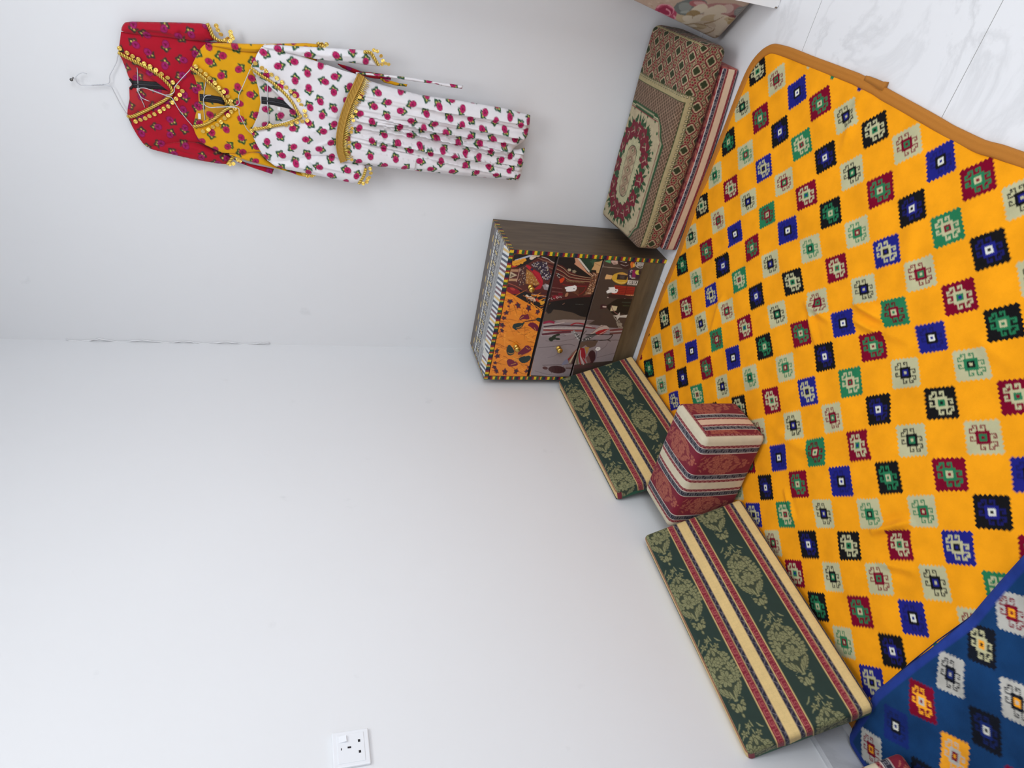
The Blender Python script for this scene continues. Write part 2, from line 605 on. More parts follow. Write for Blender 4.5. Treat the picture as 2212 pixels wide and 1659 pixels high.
build_socket()
RUG_CTRL = [(0,0,1.4061,-0.4512), (1,0,1.2899,-0.4376), (2,0,1.1688,-0.4333), (3,0,1.0453,-0.4264), (4,0,0.9229,-0.4092), (5,0,0.8003,-0.4134), (6,0,0.6839,-0.4186), (7,0,0.5661,-0.4226), (8,0,0.4457,-0.4301), (9,0,0.3251,-0.4431), (10,0,0.2086,-0.4498), (0,1,1.408,-0.5671), (1,1,1.286,-0.5603), (2,1,1.1643,-0.5555), (3,1,1.0408,-0.5442), (4,1,0.9221,-0.5418), (5,1,0.7994,-0.5381), (6,1,0.6834,-0.5425), (7,1,0.5632,-0.5465), (8,1,0.4455,-0.5527), (9,1,0.3285,-0.5672), (10,1,0.2111,-0.5779), (0,2,1.3996,-0.6879), (1,2,1.2785,-0.6793), (2,2,1.1587,-0.6758), (3,2,1.0417,-0.6632), (4,2,0.922,-0.6587), (5,2,0.8029,-0.6632), (6,2,0.6836,-0.6602), (7,2,0.5657,-0.6701), (8,2,0.4479,-0.6774), (9,2,0.329,-0.6864), (10,2,0.2214,-0.6927), (0,3,1.3985,-0.8056), (1,3,1.2774,-0.8015), (2,3,1.1568,-0.7943), (3,3,1.0442,-0.7773), (4,3,0.9249,-0.7742), (5,3,0.8067,-0.7761), (6,3,0.6837,-0.7787), (7,3,0.5718,-0.7875), (8,3,0.4501,-0.7958), (9,3,0.3372,-0.808), (0,4,1.3973,-0.929), (1,4,1.2785,-0.9198), (2,4,1.1625,-0.9116), (3,4,1.0428,-0.898), (4,4,0.9223,-0.8866), (5,4,0.8043,-0.8867), (6,4,0.6895,-0.8993), (7,4,0.572,-0.9064), (8,4,0.4544,-0.9151), (0,5,1.3971,-1.052), (1,5,1.2784,-1.0418), (2,5,1.1572,-1.0357), (3,5,1.0404,-1.0215), (4,5,0.9254,-1.015), (5,5,0.8085,-1.0105), (6,5,0.693,-1.0206), (7,5,0.5699,-1.0223), (0,6,1.3991,-1.1738), (1,6,1.2749,-1.164), (2,6,1.1528,-1.156), (3,6,1.0419,-1.1489), (4,6,0.9259,-1.142), (5,6,0.8181,-1.1376), (6,6,0.6945,-1.1428), (7,6,0.5728,-1.1523), (0,7,1.3964,-1.2909), (1,7,1.2741,-1.283), (2,7,1.1534,-1.2751), (3,7,1.0393,-1.2694), (4,7,0.9277,-1.2597), (5,7,0.814,-1.2582), (6,7,0.6917,-1.2641), (7,7,0.5731,-1.2774), (8,7,0.4481,-1.2861), (9,7,0.3287,-1.2974), (0,8,1.3938,-1.4069), (1,8,1.2753,-1.4011), (2,8,1.1541,-1.4017), (3,8,1.0385,-1.3889), (4,8,0.9333,-1.3868), (5,8,0.8103,-1.3798), (6,8,0.6915,-1.3879), (7,8,0.5688,-1.3969), (8,8,0.4413,-1.3975), (9,8,0.3252,-1.4121), (0,9,1.4,-1.5263), (1,9,1.2791,-1.5263), (2,9,1.1596,-1.5253), (3,9,1.0445,-1.5203), (4,9,0.9353,-1.5103), (5,9,0.8072,-1.4968), (6,9,0.6892,-1.5037), (7,9,0.5674,-1.5175), (8,9,0.4474,-1.5253), (9,9,0.3284,-1.5367), (2,10,1.1639,-1.65), (3,10,1.0505,-1.6399), (4,10,0.9337,-1.6322), (5,10,0.8103,-1.6239), (6,10,0.6855,-1.6273), (7,10,0.567,-1.6429), (8,10,0.443,-1.6422), (9,10,0.3266,-1.6555), (3,11,1.0562,-1.7682), (4,11,0.9353,-1.7614), (5,11,0.8122,-1.7487), (6,11,0.6909,-1.7521), (7,11,0.5738,-1.7522), (8,11,0.4534,-1.7625), (9,11,0.3296,-1.7737), (10,11,0.2155,-1.791), (5,12,0.8168,-1.8745), (6,12,0.6899,-1.8632), (7,12,0.5778,-1.8757), (8,12,0.4572,-1.8876), (9,12,0.3376,-1.9002), (10,12,0.213,-1.9109)]

# ------------------------------------------------------------------ kilim pattern rug and blanket
ORG, CRM, RED, BLU, BLK, GRN = (249, 163, 24), (190, 186, 146), (122, 8, 40), (34, 36, 126), (23, 22, 24), (40, 120, 80)
WHT, DRD, NVY = (226, 226, 214), (96, 26, 36), (24, 26, 72)
# background, hook figure, inner square, core, hooks only faintly visible
P0 = [(BLK, CRM, GRN, BLK), (CRM, BLK, GRN, CRM), (BLK, GRN, CRM, GRN), (CRM, GRN, BLK, CRM)]
P1 = [(CRM, RED, GRN, RED), (RED, GRN, CRM, RED), (CRM, GRN, RED, CRM), (RED, CRM, GRN, RED)]
P2 = [(BLU, BLK, WHT, BLU), (BLK, BLU, WHT, BLK), (BLU, CRM, BLK, BLU), (CRM, BLK, BLU, CRM)]
P3 = [(RED, GRN, CRM, RED), (GRN, CRM, RED, GRN), (CRM, RED, GRN, CRM), (GRN, RED, CRM, GRN)]
P4 = [(CRM, BLK, BLU, CRM), (BLK, BLU, WHT, BLK), (RED, CRM, GRN, BLU), (BLU, BLK, WHT, BLU)]
ROWS = [P0, P1, P2, P3, P4]
# the blanket: same figures in its own colours
BG2 = (22, 60, 104)
BL2, BK2 = (26, 44, 112), (20, 24, 34)
YEL, GRY = (246, 165, 40), (186, 184, 176)
B0 = [(GRY, RED, YEL, RED), (BK2, CRM, YEL, BK2), (GRY, BK2, BL2, GRY), (RED, YEL, GRY, RED), (BL2, BK2, WHT, BL2), (GRY, RED, YEL, RED)]
B1 = [(RED, GRY, YEL, RED), (GRY, BK2, YEL, GRY), (BK2, BL2, WHT, BK2), (YEL, GRY, RED, YEL), (BK2, BL2, WHT, BK2), (RED, YEL, GRY, RED)]


def hooks(x, y, hw):
    """the two running hooks on the top side of the centre square; x to the side, y outwards"""
    out = np.zeros(x.shape, bool)
    for sx in (-0.125, 0.085):
        X = x - sx
        out |= (np.abs(X) < hw) & (y > 0.15) & (y < 0.338)
        out |= (X < hw) & (X > -0.125) & (np.abs(y - 0.338 + hw) < hw)
        out |= (np.abs(X + 0.125 - hw) < hw) & (y > 0.262) & (y < 0.338)
        out |= (X < -0.055) & (X > -0.125) & (np.abs(y - 0.262) < hw)
    return out


def kilim(i, j, table, base, thin=0.016, thick=0.023):
    I, J = np.round(i).astype(int), np.round(j).astype(int)
    a, b = i - I, j - J
    p, q = a - b, a + b                      # axes of the small square (it stands on its point)
    # zig-zag outline
    zz = lambda t: np.abs(((t * 8.0) % 1.0) - 0.5) * 2.0
    e = 0.425 + 0.055 * zz(q + 0.5)
    f = 0.425 + 0.055 * zz(p + 0.5)
    ins = (np.abs(p) < e) & (np.abs(q) < f) & (np.abs(p) < 0.485) & (np.abs(q) < 0.485)
    tab = np.array([[lin(c) for c in r] for r in table['specs']])
    k = table['pick'](I, J)
    col = np.tile(lin(base), (len(i), 1))
    spec = tab[k]
    light_bg = spec[:, 0].sum(1) > 1.0
    hw = np.where(light_bg, thin, thick)
    # faint hooks: black on blue or blue on black show only as a darker weave
    bb = (spec[:, 0, 2] > 2.5 * spec[:, 0, 0]) & (spec[:, 1].sum(1) < 0.06)
    bk = (spec[:, 0].sum(1) < 0.06) & (spec[:, 1, 2] > 2.5 * spec[:, 1, 0]) & (spec[:, 1, 1] < .1)
    gr = (spec[:, 0, 1] > 1.6 * spec[:, 0, 0]) & (spec[:, 1, 0] > 2 * spec[:, 1, 1])
    fade = np.where(bb, 0.55, np.where(bk, 0.45, 0.0))[:, None]
    hk = hooks(p, q, hw) | hooks(-p, -q, hw) | hooks(q, p, hw) | hooks(-q, -p, hw)
    hcol = spec[:, 1] * (1 - fade) + spec[:, 0] * fade
    hcol = np.where(gr[:, None], lin(DRD)[None], hcol)
    m_ = np.maximum(np.abs(p), np.abs(q))
    col = np.where(ins[:, None], spec[:, 0], col)
    col = np.where((ins & hk)[:, None], hcol, col)
    col = np.where((m_ < 0.178)[:, None], spec[:, 1], col)
    col = np.where((m_ < 0.098)[:, None], spec[:, 2], col)
    col = np.where((m_ < 0.043)[:, None], spec[:, 3], col)
    return col


RUG_TAB = dict(specs=[s for r in ROWS for s in r],
               pick=lambda I, J: (J % 5) * 4 + ((I + np.where(J >= 13, 3, 0)) % 4))
BLK_TAB = dict(specs=B0 + B1 + B0[::-1], pick=lambda I, J: (J % 3) * 6 + (I % 6))


def tps(ctrl):
    C_ = np.array(ctrl, float)
    X, Y = C_[:, :2], C_[:, 2:]
    n = len(X)
    d2 = ((X[:, None] - X[None]) ** 2).sum(2)
    K = 0.5 * d2 * np.log(d2 + 1e-12)
    P = np.c_[np.ones(n), X]
    A = np.zeros((n + 3, n + 3))
    A[:n, :n] = K + 0.02 * np.eye(n)
    A[:n, n:] = P
    A[n:, :n] = P.T
    w_ = np.linalg.solve(A, np.vstack([Y, np.zeros((3, 2))]))

    def f(i, j):
        out = np.zeros((len(i), 2))
        for k in range(n):
            e = (i - X[k, 0]) ** 2 + (j - X[k, 1]) ** 2
            u = 0.5 * e * np.log(e + 1e-12)
            out += u[:, None] * w_[k]
        return out + w_[n] + i[:, None] * w_[n + 1] + j[:, None] * w_[n + 2]

    return f


def bilerp(G, gi, gj, i, j):
    a = np.clip((i - gi[0]) / (gi[1] - gi[0]), 0, len(gi) - 1.001)
    b = np.clip((j - gj[0]) / (gj[1] - gj[0]), 0, len(gj) - 1.001)
    ia, jb = a.astype(int), b.astype(int)
    fa, fb = (a - ia)[:, None], (b - jb)[:, None]
    return (G[ia, jb] * (1 - fa) * (1 - fb) + G[ia + 1, jb] * fa * (1 - fb) + G[ia, jb + 1] * (1 - fa) * fb + G[ia + 1, jb + 1] * fa * fb)


def round_corner(a, b, Rr):
    """square corner at (0,0) -> arc of radius Rr"""
    k = (a < Rr) & (b < Rr)
    da, db = Rr - a[k], Rr - b[k]
    mx_, l = np.maximum(da, db), np.hypot(da, db) + 1e-12
    a, b = a.copy(), b.copy()
    a[k] = Rr - da * mx_ / l
    b[k] = Rr - db * mx_ / l
    return a, b


# creases pressed into the rug: (photo start, photo end, height, half width)
CREASE = [((1740, 655), (1790, 690), .010, .012), ((1745, 668), (1762, 742), .008, .010), ((1848, 655), (1905, 690), .012, .012),
          ((1845, 690), (1900, 720), .009, .010), ((1900, 715), (1960, 735), .006, .014), ((1885, 1148), (1965, 1128), .013, .010),
          ((1900, 1215), (1970, 1232), .008, .012), ((1695, 1060), (1712, 1120), .007, .010), ((1680, 935), (1800, 1010), .005, .016),
          ((1965, 470), (1960, 640), .005, .020), ((1820, 320), (1860, 205), .006, .015), ((1540, 560), (1600, 520), .006, .012),
          ((2090, 720), (2190, 790), .005, .018), ((1840, 990), (1950, 880), .005, .02), ((1560, 640), (1535, 720), .006, .012)]


def crease_z(x, y):
    z = 0.0014 * np.sin(x * 23 + 3 * np.sin(y * 7)) * np.sin(y * 19 + 2 * np.sin(x * 9)) + 0.0012 * np.sin(x * 41 - y * 33)
    for p, q, h, wd in CREASE:
        A, B = px(p, 2, 0.01)[:2], px(q, 2, 0.01)[:2]
        d, _, _ = nearest_on(np.array([A, B]), x, y, False)
        L = np.linalg.norm(B - A)
        t = ((x - A[0]) * (B - A)[0] + (y - A[1]) * (B - A)[1]) / L ** 2
        fall = np.clip(1 - np.abs(t - .5) * 2 + .5, 0, 1)
        z = z + h * np.exp(-(d / wd) ** 2) * fall - 0.25 * h * np.exp(-((d - 2 * wd) / wd) ** 2) * fall
    return z


def build_rug():
    f = tps(RUG_CTRL)
    gi, gj = np.arange(-1.6, 12.6, .2), np.arange(-1.6, 16.0, .2)
    A, B = np.meshgrid(gi, gj, indexing='ij')
    G = f(A.ravel(), B.ravel()).reshape(len(gi), len(gj), 2)
    je = lambda i: np.interp(i, [-.7, .19, 2.3, 4.8, 6.05, 8.7, 9.7, 11.3], [-.36, -.47, -.47, -.42, -.5, -.8, -.88, -.9])
    ie = lambda j: np.interp(j, [-.3, .92, 2.7, 3.9, 4.7, 5.0, 6.2, 7.25, 8.2, 8.6, 14], [-.72, -.79, -.84, -.86, -.83, -.79, -.69, -.61, -.6, -.64, -.66])
    st = 0.021
    I1, J1 = 11.35, 13.6
    us, vs = np.arange(0, 12.0, st), np.arange(0, 15.1, st)
    U, Vv = np.meshgrid(us, vs, indexing='ij')
    u, v = U.ravel(), Vv.ravel()

    def to_ij(u, v):
        a, b = round_corner(u, v, 0.75)
        a2, b2 = round_corner(12.0 - u, v, 0.6)
        b = np.where(u > 6, b2, b)
        a = np.where(u > 6, 12.0 - a2, a)
        a3, b3 = round_corner(12.0 - u, 15.1 - v, 0.6)
        k = (u > 6) & (v > 7)
        a = np.where(k, 12.0 - a3, a)
        b = np.where(k, 15.1 - b3, b)
        a4, b4 = round_corner(u, 15.1 - v, 0.6)
        k = (u <= 6) & (v > 7)
        a = np.where(k, a4, a)
        b = np.where(k, 15.1 - b4, b)
        i0 = ie(b - .5)
        i = i0 + a / 12.0 * (I1 - i0)
        j0 = je(i)
        return i, j0 + b / 15.1 * (J1 - j0)

    i, j = to_ij(u, v)
    xy = bilerp(G, gi, gj, i, j)
    x, y = xy[:, 0], xy[:, 1]
    z = 0.0085 + crease_z(x, y)
    edge = np.minimum(np.minimum(u, 12 - u), np.minimum(v, 15.1 - v))
    z = np.where(edge < .3, 0.0085 + (z - .0085) * edge / .3, z)
    z = np.maximum(z, 0.004)
    # the pattern is printed on: jitter in lattice units
    col = 0
    for a, b in JIT:
        col = col + kilim(i + a * st, j + b * st, RUG_TAB, ORG)
    col = col / 4
    r = empty('kilim_rug', (0.75, -1.2, 0))
    tag(r, 'bright orange plush rug with hooked diamonds covering most of the floor', 'rug')
    mesh('plush_pile', np.stack([x, y, z], 1), grid_faces(len(us), len(vs)), M_RUG, r, col)
    # bound edge all round
    n = 500
    t = np.concatenate([np.stack([np.linspace(0, 12, n), np.zeros(n)], 1), np.stack([np.full(n, 12.), np.linspace(0, 15.1, n)], 1)[1:],
                        np.stack([np.linspace(12, 0, n), np.full(n, 15.1)], 1)[1:], np.stack([np.zeros(n), np.linspace(15.1, 0, n)], 1)[1:-1]])
    ii, jj = to_ij(t[:, 0], t[:, 1])
    E_ = bilerp(G, gi, gj, ii, jj)
    E_ = resample(np.vstack([E_, E_[:1]]), 0.006)[:-1]
    for _ in range(3):
        E_ = (np.roll(E_, 1, 0) + E_ * 2 + np.roll(E_, -1, 0)) / 4
    T = np.roll(E_, -1, 0) - np.roll(E_, 1, 0)
    T /= np.linalg.norm(T, axis=1)[:, None]
    Nn = np.stack([-T[:, 1], T[:, 0]], 1)
    cen = E_.mean(0)
    if ((cen - E_) * Nn).sum() < 0: Nn = -Nn
    prof = [(-.002, .0005), (-.0045, .005), (-.001, .0105), (.006, .0128), (.0095, .0112), (.013, .0128), (.020, .0125), (.0235, .0112), (.026, .0085), (.024, .0005)]
    wob = 1 + 0.12 * np.sin(np.arange(len(E_)) * .11) * np.sin(np.arange(len(E_)) * .037)
    V = []
    for d, h in prof:
        V.append(np.c_[E_ + Nn * d, h * wob])
    V = np.stack(V, 1).reshape(-1, 3)
    k, m_ = len(prof), len(E_)
    Fc = []
    for a in range(m_):
        b = (a + 1) % m_
        for c in range(k):
            d = (c + 1) % k
            Fc.append((a * k + c, a * k + d, b * k + d, b * k + c))
    tag(mesh('edge_binding', V, Fc, plain('ochre_binding', (184, 116, 34), .85, 0, .4, 700), r), 'ochre brown stitched binding')
    # the loose overlap where the two ends of the binding meet
    q = [px(p, 2, .014) for p in [(1868, 168), (1885, 176), (1900, 184), (1909, 186)]]
    P = spline([np.array(a) for a in q], 6)
    Tt = np.gradient(P, axis=0); Tt /= np.linalg.norm(Tt, axis=1)[:, None]
    N2 = np.stack([-Tt[:, 1], Tt[:, 0], 0 * Tt[:, 0]], 1)
    wv = np.linspace(.006, .011, len(P))[:, None]
    V = np.vstack([P + N2 * wv, P - N2 * wv, P + N2 * wv + (0, 0, -.012), P - N2 * wv + (0, 0, -.012)])
    n = len(P)
    Fc = []
    for a in range(n - 1):
        Fc += [(a, a + 1, n + a + 1, n + a), (2 * n + a, 3 * n + a, 3 * n + a + 1, 2 * n + a + 1), (a, 2 * n + a, 2 * n + a + 1, a + 1), (n + a, n + a + 1, 3 * n + a + 1, 3 * n + a)]
    Fc += [(0, n, 3 * n, 2 * n), (n - 1, 3 * n - 1, 4 * n - 1, 2 * n - 1)]
    mesh('binding_overlap', V, Fc, plain('ochre_binding_end', (176, 112, 36), .85), r)


build_rug()


def build_blanket():
    O = np.array([0.689, -2.04])
    ei, ej = np.array([-0.1196, 0.0035]), np.array([-0.0268, -0.120])
    Mi = np.linalg.inv(np.stack([ei, ej], 1))
    ye = lambda x: np.interp(x, [-.05, .03, .08, .215, .363, .48, .59, .698, .82, 1.2, 1.6], [-1.952, -1.945, -1.94, -1.928, -1.942, -1.955, -1.972, -1.974, -1.972, -1.96, -1.95])
    st = 0.003
    xs, ts = np.arange(0.014, 1.55, st), np.arange(0, .62, st)
    X, T = np.meshgrid(xs, ts, indexing='ij')
    x, t = X.ravel(), T.ravel()
    a, b = round_corner(x - .014, t, .055)
    x2, t2 = a + .014, b
    y = ye(x2) - .008 - t2
    d = np.minimum(np.minimum(x2 - .014, t2), np.minimum(1.55 - x2, .62 - t2))
    over = np.clip((x2 - 0.02) / .12, 0, 1)
    z = 0.024 + 0.006 * np.sin(x2 * 9 + 1) + 0.004 * np.sin(x2 * 17 + y * 21) + 0.003 * np.sin(y * 40 + x2 * 5)
    z = 0.016 + (z - .014) * (0.3 + .7 * over)
    # plump rolled edge
    z = z - 0.010 * np.clip(1 - d / .012, 0, 1) ** 2

    def colf(xx, yy):
        L = (np.stack([xx, yy], 1) - O) @ Mi.T
        return kilim(L[:, 0], L[:, 1], BLK_TAB, BG2)

    col = aa(colf, x2, y, st)
    hem = np.clip((0.026 - np.minimum(x2 - .014, t2)) / .003, 0, 1)[:, None]
    col = col * (1 - hem) + lin((40, 62, 140)) * hem
    r = tag(empty('kilim_blanket', (0.6, -2.2, 0)), 'dark blue plush blanket with hooked diamonds lying over the near end of the orange rug', 'blanket')
    n1, n2 = len(xs), len(ts)
    Fc = grid_faces(n1, n2)
    V = np.stack([x2, y, z], 1)
    # rim closing the thickness
    idx = np.concatenate([np.arange(n1) * n2, (n1 - 1) * n2 + np.arange(1, n2), np.arange(n1 - 2, -1, -1) * n2 + n2 - 1, np.arange(n2 - 2, 0, -1)])
    low = V[idx].copy()
    low[:, 2] = np.where(low[:, 0] > 0.045, np.maximum(low[:, 2] - .012, .0155), .001)
    k = len(V) + np.arange(len(idx))
    R_ = np.stack([idx, np.roll(idx, -1), np.roll(k, -1), k], 1)
    mesh('plush_pile', np.vstack([V, low]), np.vstack([Fc, R_]), M_BLANKET, r, np.vstack([col, np.tile(lin((34, 54, 128)), (len(idx), 1))]))


build_blanket()

# ------------------------------------------------------------------ upholstery
def rbox(L, W, T, r, step, colf, deform=None, tstep=None):
    """rounded box centred on the origin; colf(face, x, y, z) -> linear rgb, with x, y, z on the unrounded box"""
    n = [max(4, int(round(a / (tstep if (tstep and k == 2) else step)))) for k, a in enumerate((L, W, T))]
    H = np.array([L, W, T]) / 2
    ax = [np.linspace(-H[k], H[k], n[k] + 1) for k in range(3)]
    Vs, Fs, Cs, off = [], [], [], 0
    keys = []
    for k in range(3):
        a, b = (k + 1) % 3, (k + 2) % 3
        A, B = np.meshgrid(ax[a], ax[b], indexing='ij')
        IA, IB = np.meshgrid(np.arange(n[a] + 1), np.arange(n[b] + 1), indexing='ij')
        for s in (-1, 1):
            P = np.zeros((A.size, 3))
            P[:, a], P[:, b], P[:, k] = A.ravel(), B.ravel(), s * H[k]
            K = np.zeros((A.size, 3), int)
            K[:, a], K[:, b], K[:, k] = IA.ravel(), IB.ravel(), (0 if s < 0 else n[k])
            Fq = grid_faces(n[a] + 1, n[b] + 1)
            if s < 0: Fq = Fq[:, ::-1]
            c = 0
            sa, sb = ax[a][1] - ax[a][0], ax[b][1] - ax[b][0]
            for ja, jb in JIT:
                Q = P.copy()
                Q[:, a] += ja * sa
                Q[:, b] += jb * sb
                c = c + colf('xyz'[k] + ('-' if s < 0 else '+'), Q[:, 0], Q[:, 1], Q[:, 2])
            Vs.append(P); Fs.append(Fq + off); Cs.append(c / 4); keys.append(K)
            off += len(P)
    V, Fc, Cc, K = np.vstack(Vs), np.vstack(Fs), np.vstack(Cs), np.vstack(keys)
    code = (K[:, 0] * (n[1] + 1) + K[:, 1]) * (n[2] + 1) + K[:, 2]
    _, first, inv = np.unique(code, return_index=True, return_inverse=True)
    V, Cc, Fc = V[first], Cc[first], inv[Fc]
    inner = np.clip(V, -H + r, H - r)
    d = V - inner
    V = inner + d / (np.linalg.norm(d, axis=1)[:, None] + 1e-12) * r
    if deform: V = deform(V)
    return V, Fc, Cc


def place(V, O, ex, ey, ez):
    return np.asarray(O) + V[:, :1] * ex + V[:, 1:2] * ey + V[:, 2:3] * ez


# one woven bouquet, lengths in centimetres: (along the stripe, across, radius along, radius across, angle)
def _bouquet():
    L = []
    def petal(s, t, a, b, ang): L.append((s, t, a, b, ang))
    # sprig at the head
    for s, t, r in ((-12.0, -.2, .75), (-10.4, -2.1, .85), (-9.7, 1.9, .8)):
        for k in range(5):
            a = k * 72 + 20 * t
            petal(s + r * .75 * math.cos(math.radians(a)), t + r * .75 * math.sin(math.radians(a)), r * .62, r * .42, a)
        petal(s, t, r * .38, r * .38, 0)
    for s, t, a in ((-12.6, -2.6, -40), (-11.9, -3.3, -60), (-12.2, 1.0, 10), (-12.6, .9, 5), (-11.6, 2.9, 40), (-11.0, 3.3, 60), (-10.4, .6, 8), (-10.7, -.8, -15), (-9.6, -3.1, -50)):
        petal(s, t, .8, .17, a)
    for s, t, a in ((-8.6, -1.2, -35), (-8.5, 1.1, 35), (-8.9, 0, 0), (-7.9, 0, 0)):
        petal(s, t, 1.1, .55, a)
    # acanthus leaves down both sides, lobe after lobe, their tips standing away from the stem
    for sg in (-1, 1):
        for s, t, a, b, ang in ((-7.7, 1.9, .95, .6, 50), (-7.4, 3.0, .75, .5, 75), (-6.6, 3.5, .8, .5, 100), (-5.5, 3.6, .9, .55, 110), (-4.3, 4.2, .85, .5, 115),
                               (-3.1, 4.0, .95, .6, 110), (-2.0, 4.5, .85, .55, 105), (-.9, 4.1, 1.0, .6, 100), (.2, 4.2, .85, .5, 90), (-6.5, 2.3, 1.5, .62, 15), (-5.0, 2.7, 1.6, .68, 12),
                               (-3.4, 3.0, 1.6, .68, 6), (-1.8, 3.1, 1.5, .7, 0), (-6.0, 1.3, 1.2, .5, 32), (-4.7, 1.6, 1.0, .45, 45), (-3.0, 2.1, 1.1, .5, 20), (-3.1, 1.0, .8, .4, 60), (-2.4, .2, .7, .4, 90 * sg)):
            petal(s + .25 * sg, t * sg, a, b, ang * sg)
    # rose in the middle
    for k in range(6):
        a = k * 60
        petal(-5.0 + .95 * math.cos(math.radians(a)), .1 + .95 * math.sin(math.radians(a)), .85, .65, a)
    petal(-5.0, .1, .6, .6, 0); petal(-5.0, .1, .28, .28, 0)
    # blossoms either side of the big flower
    for t in (-3.0, 2.9):
        for k in range(5):
            a = k * 72 + 30
            petal(.3 + .9 * math.cos(math.radians(a)), t + .9 * math.sin(math.radians(a)), .85, .6, a)
        petal(.3, t, .5, .5, 0)
    # scrolled leaves running together below
    for sg in (-1, 1):
        for s, t, a, b, ang in ((2.2, 3.3, .9, .6, -60), (3.0, 3.0, .9, .55, -65), (3.8, 2.5, .85, .5, -65), (4.6, 1.9, .7, .45, -65), (3.2, 2.2, 2.2, .55, -35), (4.0, 1.2, 2.4, .5, -22), (4.7, .55, 1.9, .4, -10)):
            petal(s, t * sg, a, b, ang * sg)
    # the big flower
    for k in range(8):
        a = k * 45 + 10
        petal(0 + 1.55 * math.cos(math.radians(a)), .1 + 1.55 * math.sin(math.radians(a)), 1.05, .66, a)
    petal(0, .1, .78, .62, 0); petal(0, .1, .42, .34, 0)
    # tie, beads, drooping tulip and bud
    petal(6.2, 0, .3, .65, 0)
    for sg in (-1, 1):
        for q in range(4): petal(5.2 + .35 * q * q * .25, sg * (1.1 + .38 * q), .13, .13, 0)
        petal(7.0, 1.5 * sg, 1.0, .5, -60 * sg); petal(7.7, 1.75 * sg, .6, .5, 20 * sg)
        petal(8.6, 1.0 * sg, .9, .4, -18 * sg); petal(8.9, 1.35 * sg, .5, .25, -40 * sg)
    petal(8.3, 0, 1.35, .75, 0); petal(10.4, 0, .75, .42, 0)
    return L


BOUQ = _bouquet()


def damask(s, t, bg, fg, ln, period=25.2):
    """s, t in centimetres; s measured from a big flower"""
    s = (s + 13.9) % period - 13.9
    sc = period / 25.2
    s, t = s / sc, t
    c = np.tile(lin(bg), (len(s), 1))
    fgc, lnc = lin(fg), lin(ln)
    body = lin(bg) * .45 + lnc * .55
    c[(((s + 3.4) / 5.2) ** 2 + (t / 3.2) ** 2 < 1) | ((np.abs(t) < 2.6) & (s > -7) & (s < 1.5))] = body
    c[((s - 3.4) / 2.6) ** 2 + (t / 1.7) ** 2 < 1] = body
    for a, b, ra, rb, ang in BOUQ:
        k = np.where((np.abs(s - a) < max(ra, rb) + .1) & (np.abs(t - b) < max(ra, rb) + .1))[0]
        if not len(k): continue
        cs, sn = math.cos(math.radians(ang)), math.sin(math.radians(ang))
        x, y = (s[k] - a), (t[k] - b)
        X, Y = (x * cs + y * sn), (-x * sn + y * cs)
        e = np.sqrt((X / ra) ** 2 + (Y / rb) ** 2)
        d = (1 - e) * min(ra, rb)
        k1 = k[d > 0]
        c[k1] = fgc
        c[k1[(d[d > 0] < .13) if min(ra, rb) > .3 else np.zeros(len(k1), bool)]] = lnc
        vein = (d > .25) & (np.abs(Y) < .045) & (X > -ra * .6) & (min(ra, rb) > .45)
        c[k[vein]] = lnc
    return c


def bands(t, tab):
    """edges [(start, rgb)] -> colour along t"""
    e = np.array([a for a, _ in tab])
    cols = np.array([lin(c) for _, c in tab])
    return cols[np.clip(np.searchsorted(e, t, side='right') - 1, 0, len(tab) - 1)]


def greek(s, t, ground, ink, pitch, wd, th=.0011):
    """key fret in a band of width wd; t from the band's edge"""
    x = (s / pitch) % 1.0 * pitch
    y = t
    k = (np.abs(y - wd * .22) < th) & (x < pitch * .62)
    k |= (np.abs(x - pitch * .62) < th) & (y > wd * .22) & (y < wd * .8)
    k |= (np.abs(y - wd * .8) < th) & (x > pitch * .28) & (x < pitch * .98)
    k |= (np.abs(x - pitch * .28) < th) & (y > wd * .5) & (y < wd * .8)
    k |= (np.abs(y - wd * .5) < th) & (x > pitch * .28) & (x < pitch * .48)
    k |= (np.abs(x - pitch * .98) < th) & (y > wd * .22) & (y < wd * .8)
    return np.where(k[:, None], lin(ink), lin(ground))


def chevron(s, t, ground, ink, pitch, wd, n=3, th=.0011):
    """crossing slanted lines in a band"""
    a = np.abs(((s / pitch + t / wd * .5) % 1.0) - .5) * pitch
    b = np.abs(((s / pitch - t / wd * .5) % 1.0) - .5) * pitch
    k = (a < th) | (b < th * .8) | ((np.abs(((s / pitch + t / wd * .5 + .25) % 1.0) - .5) * pitch < th * .7) & (t > wd * .45))
    return np.where(k[:, None], lin(ink), lin(ground))


G_BG, G_FG, G_LN = (36, 54, 47), (134, 134, 96), (66, 70, 48)
GOLD, CREAM, DRED, NAVY, NLN = (205, 176, 116), (222, 193, 132), (126, 32, 48), (34, 32, 52), (126, 118, 122)


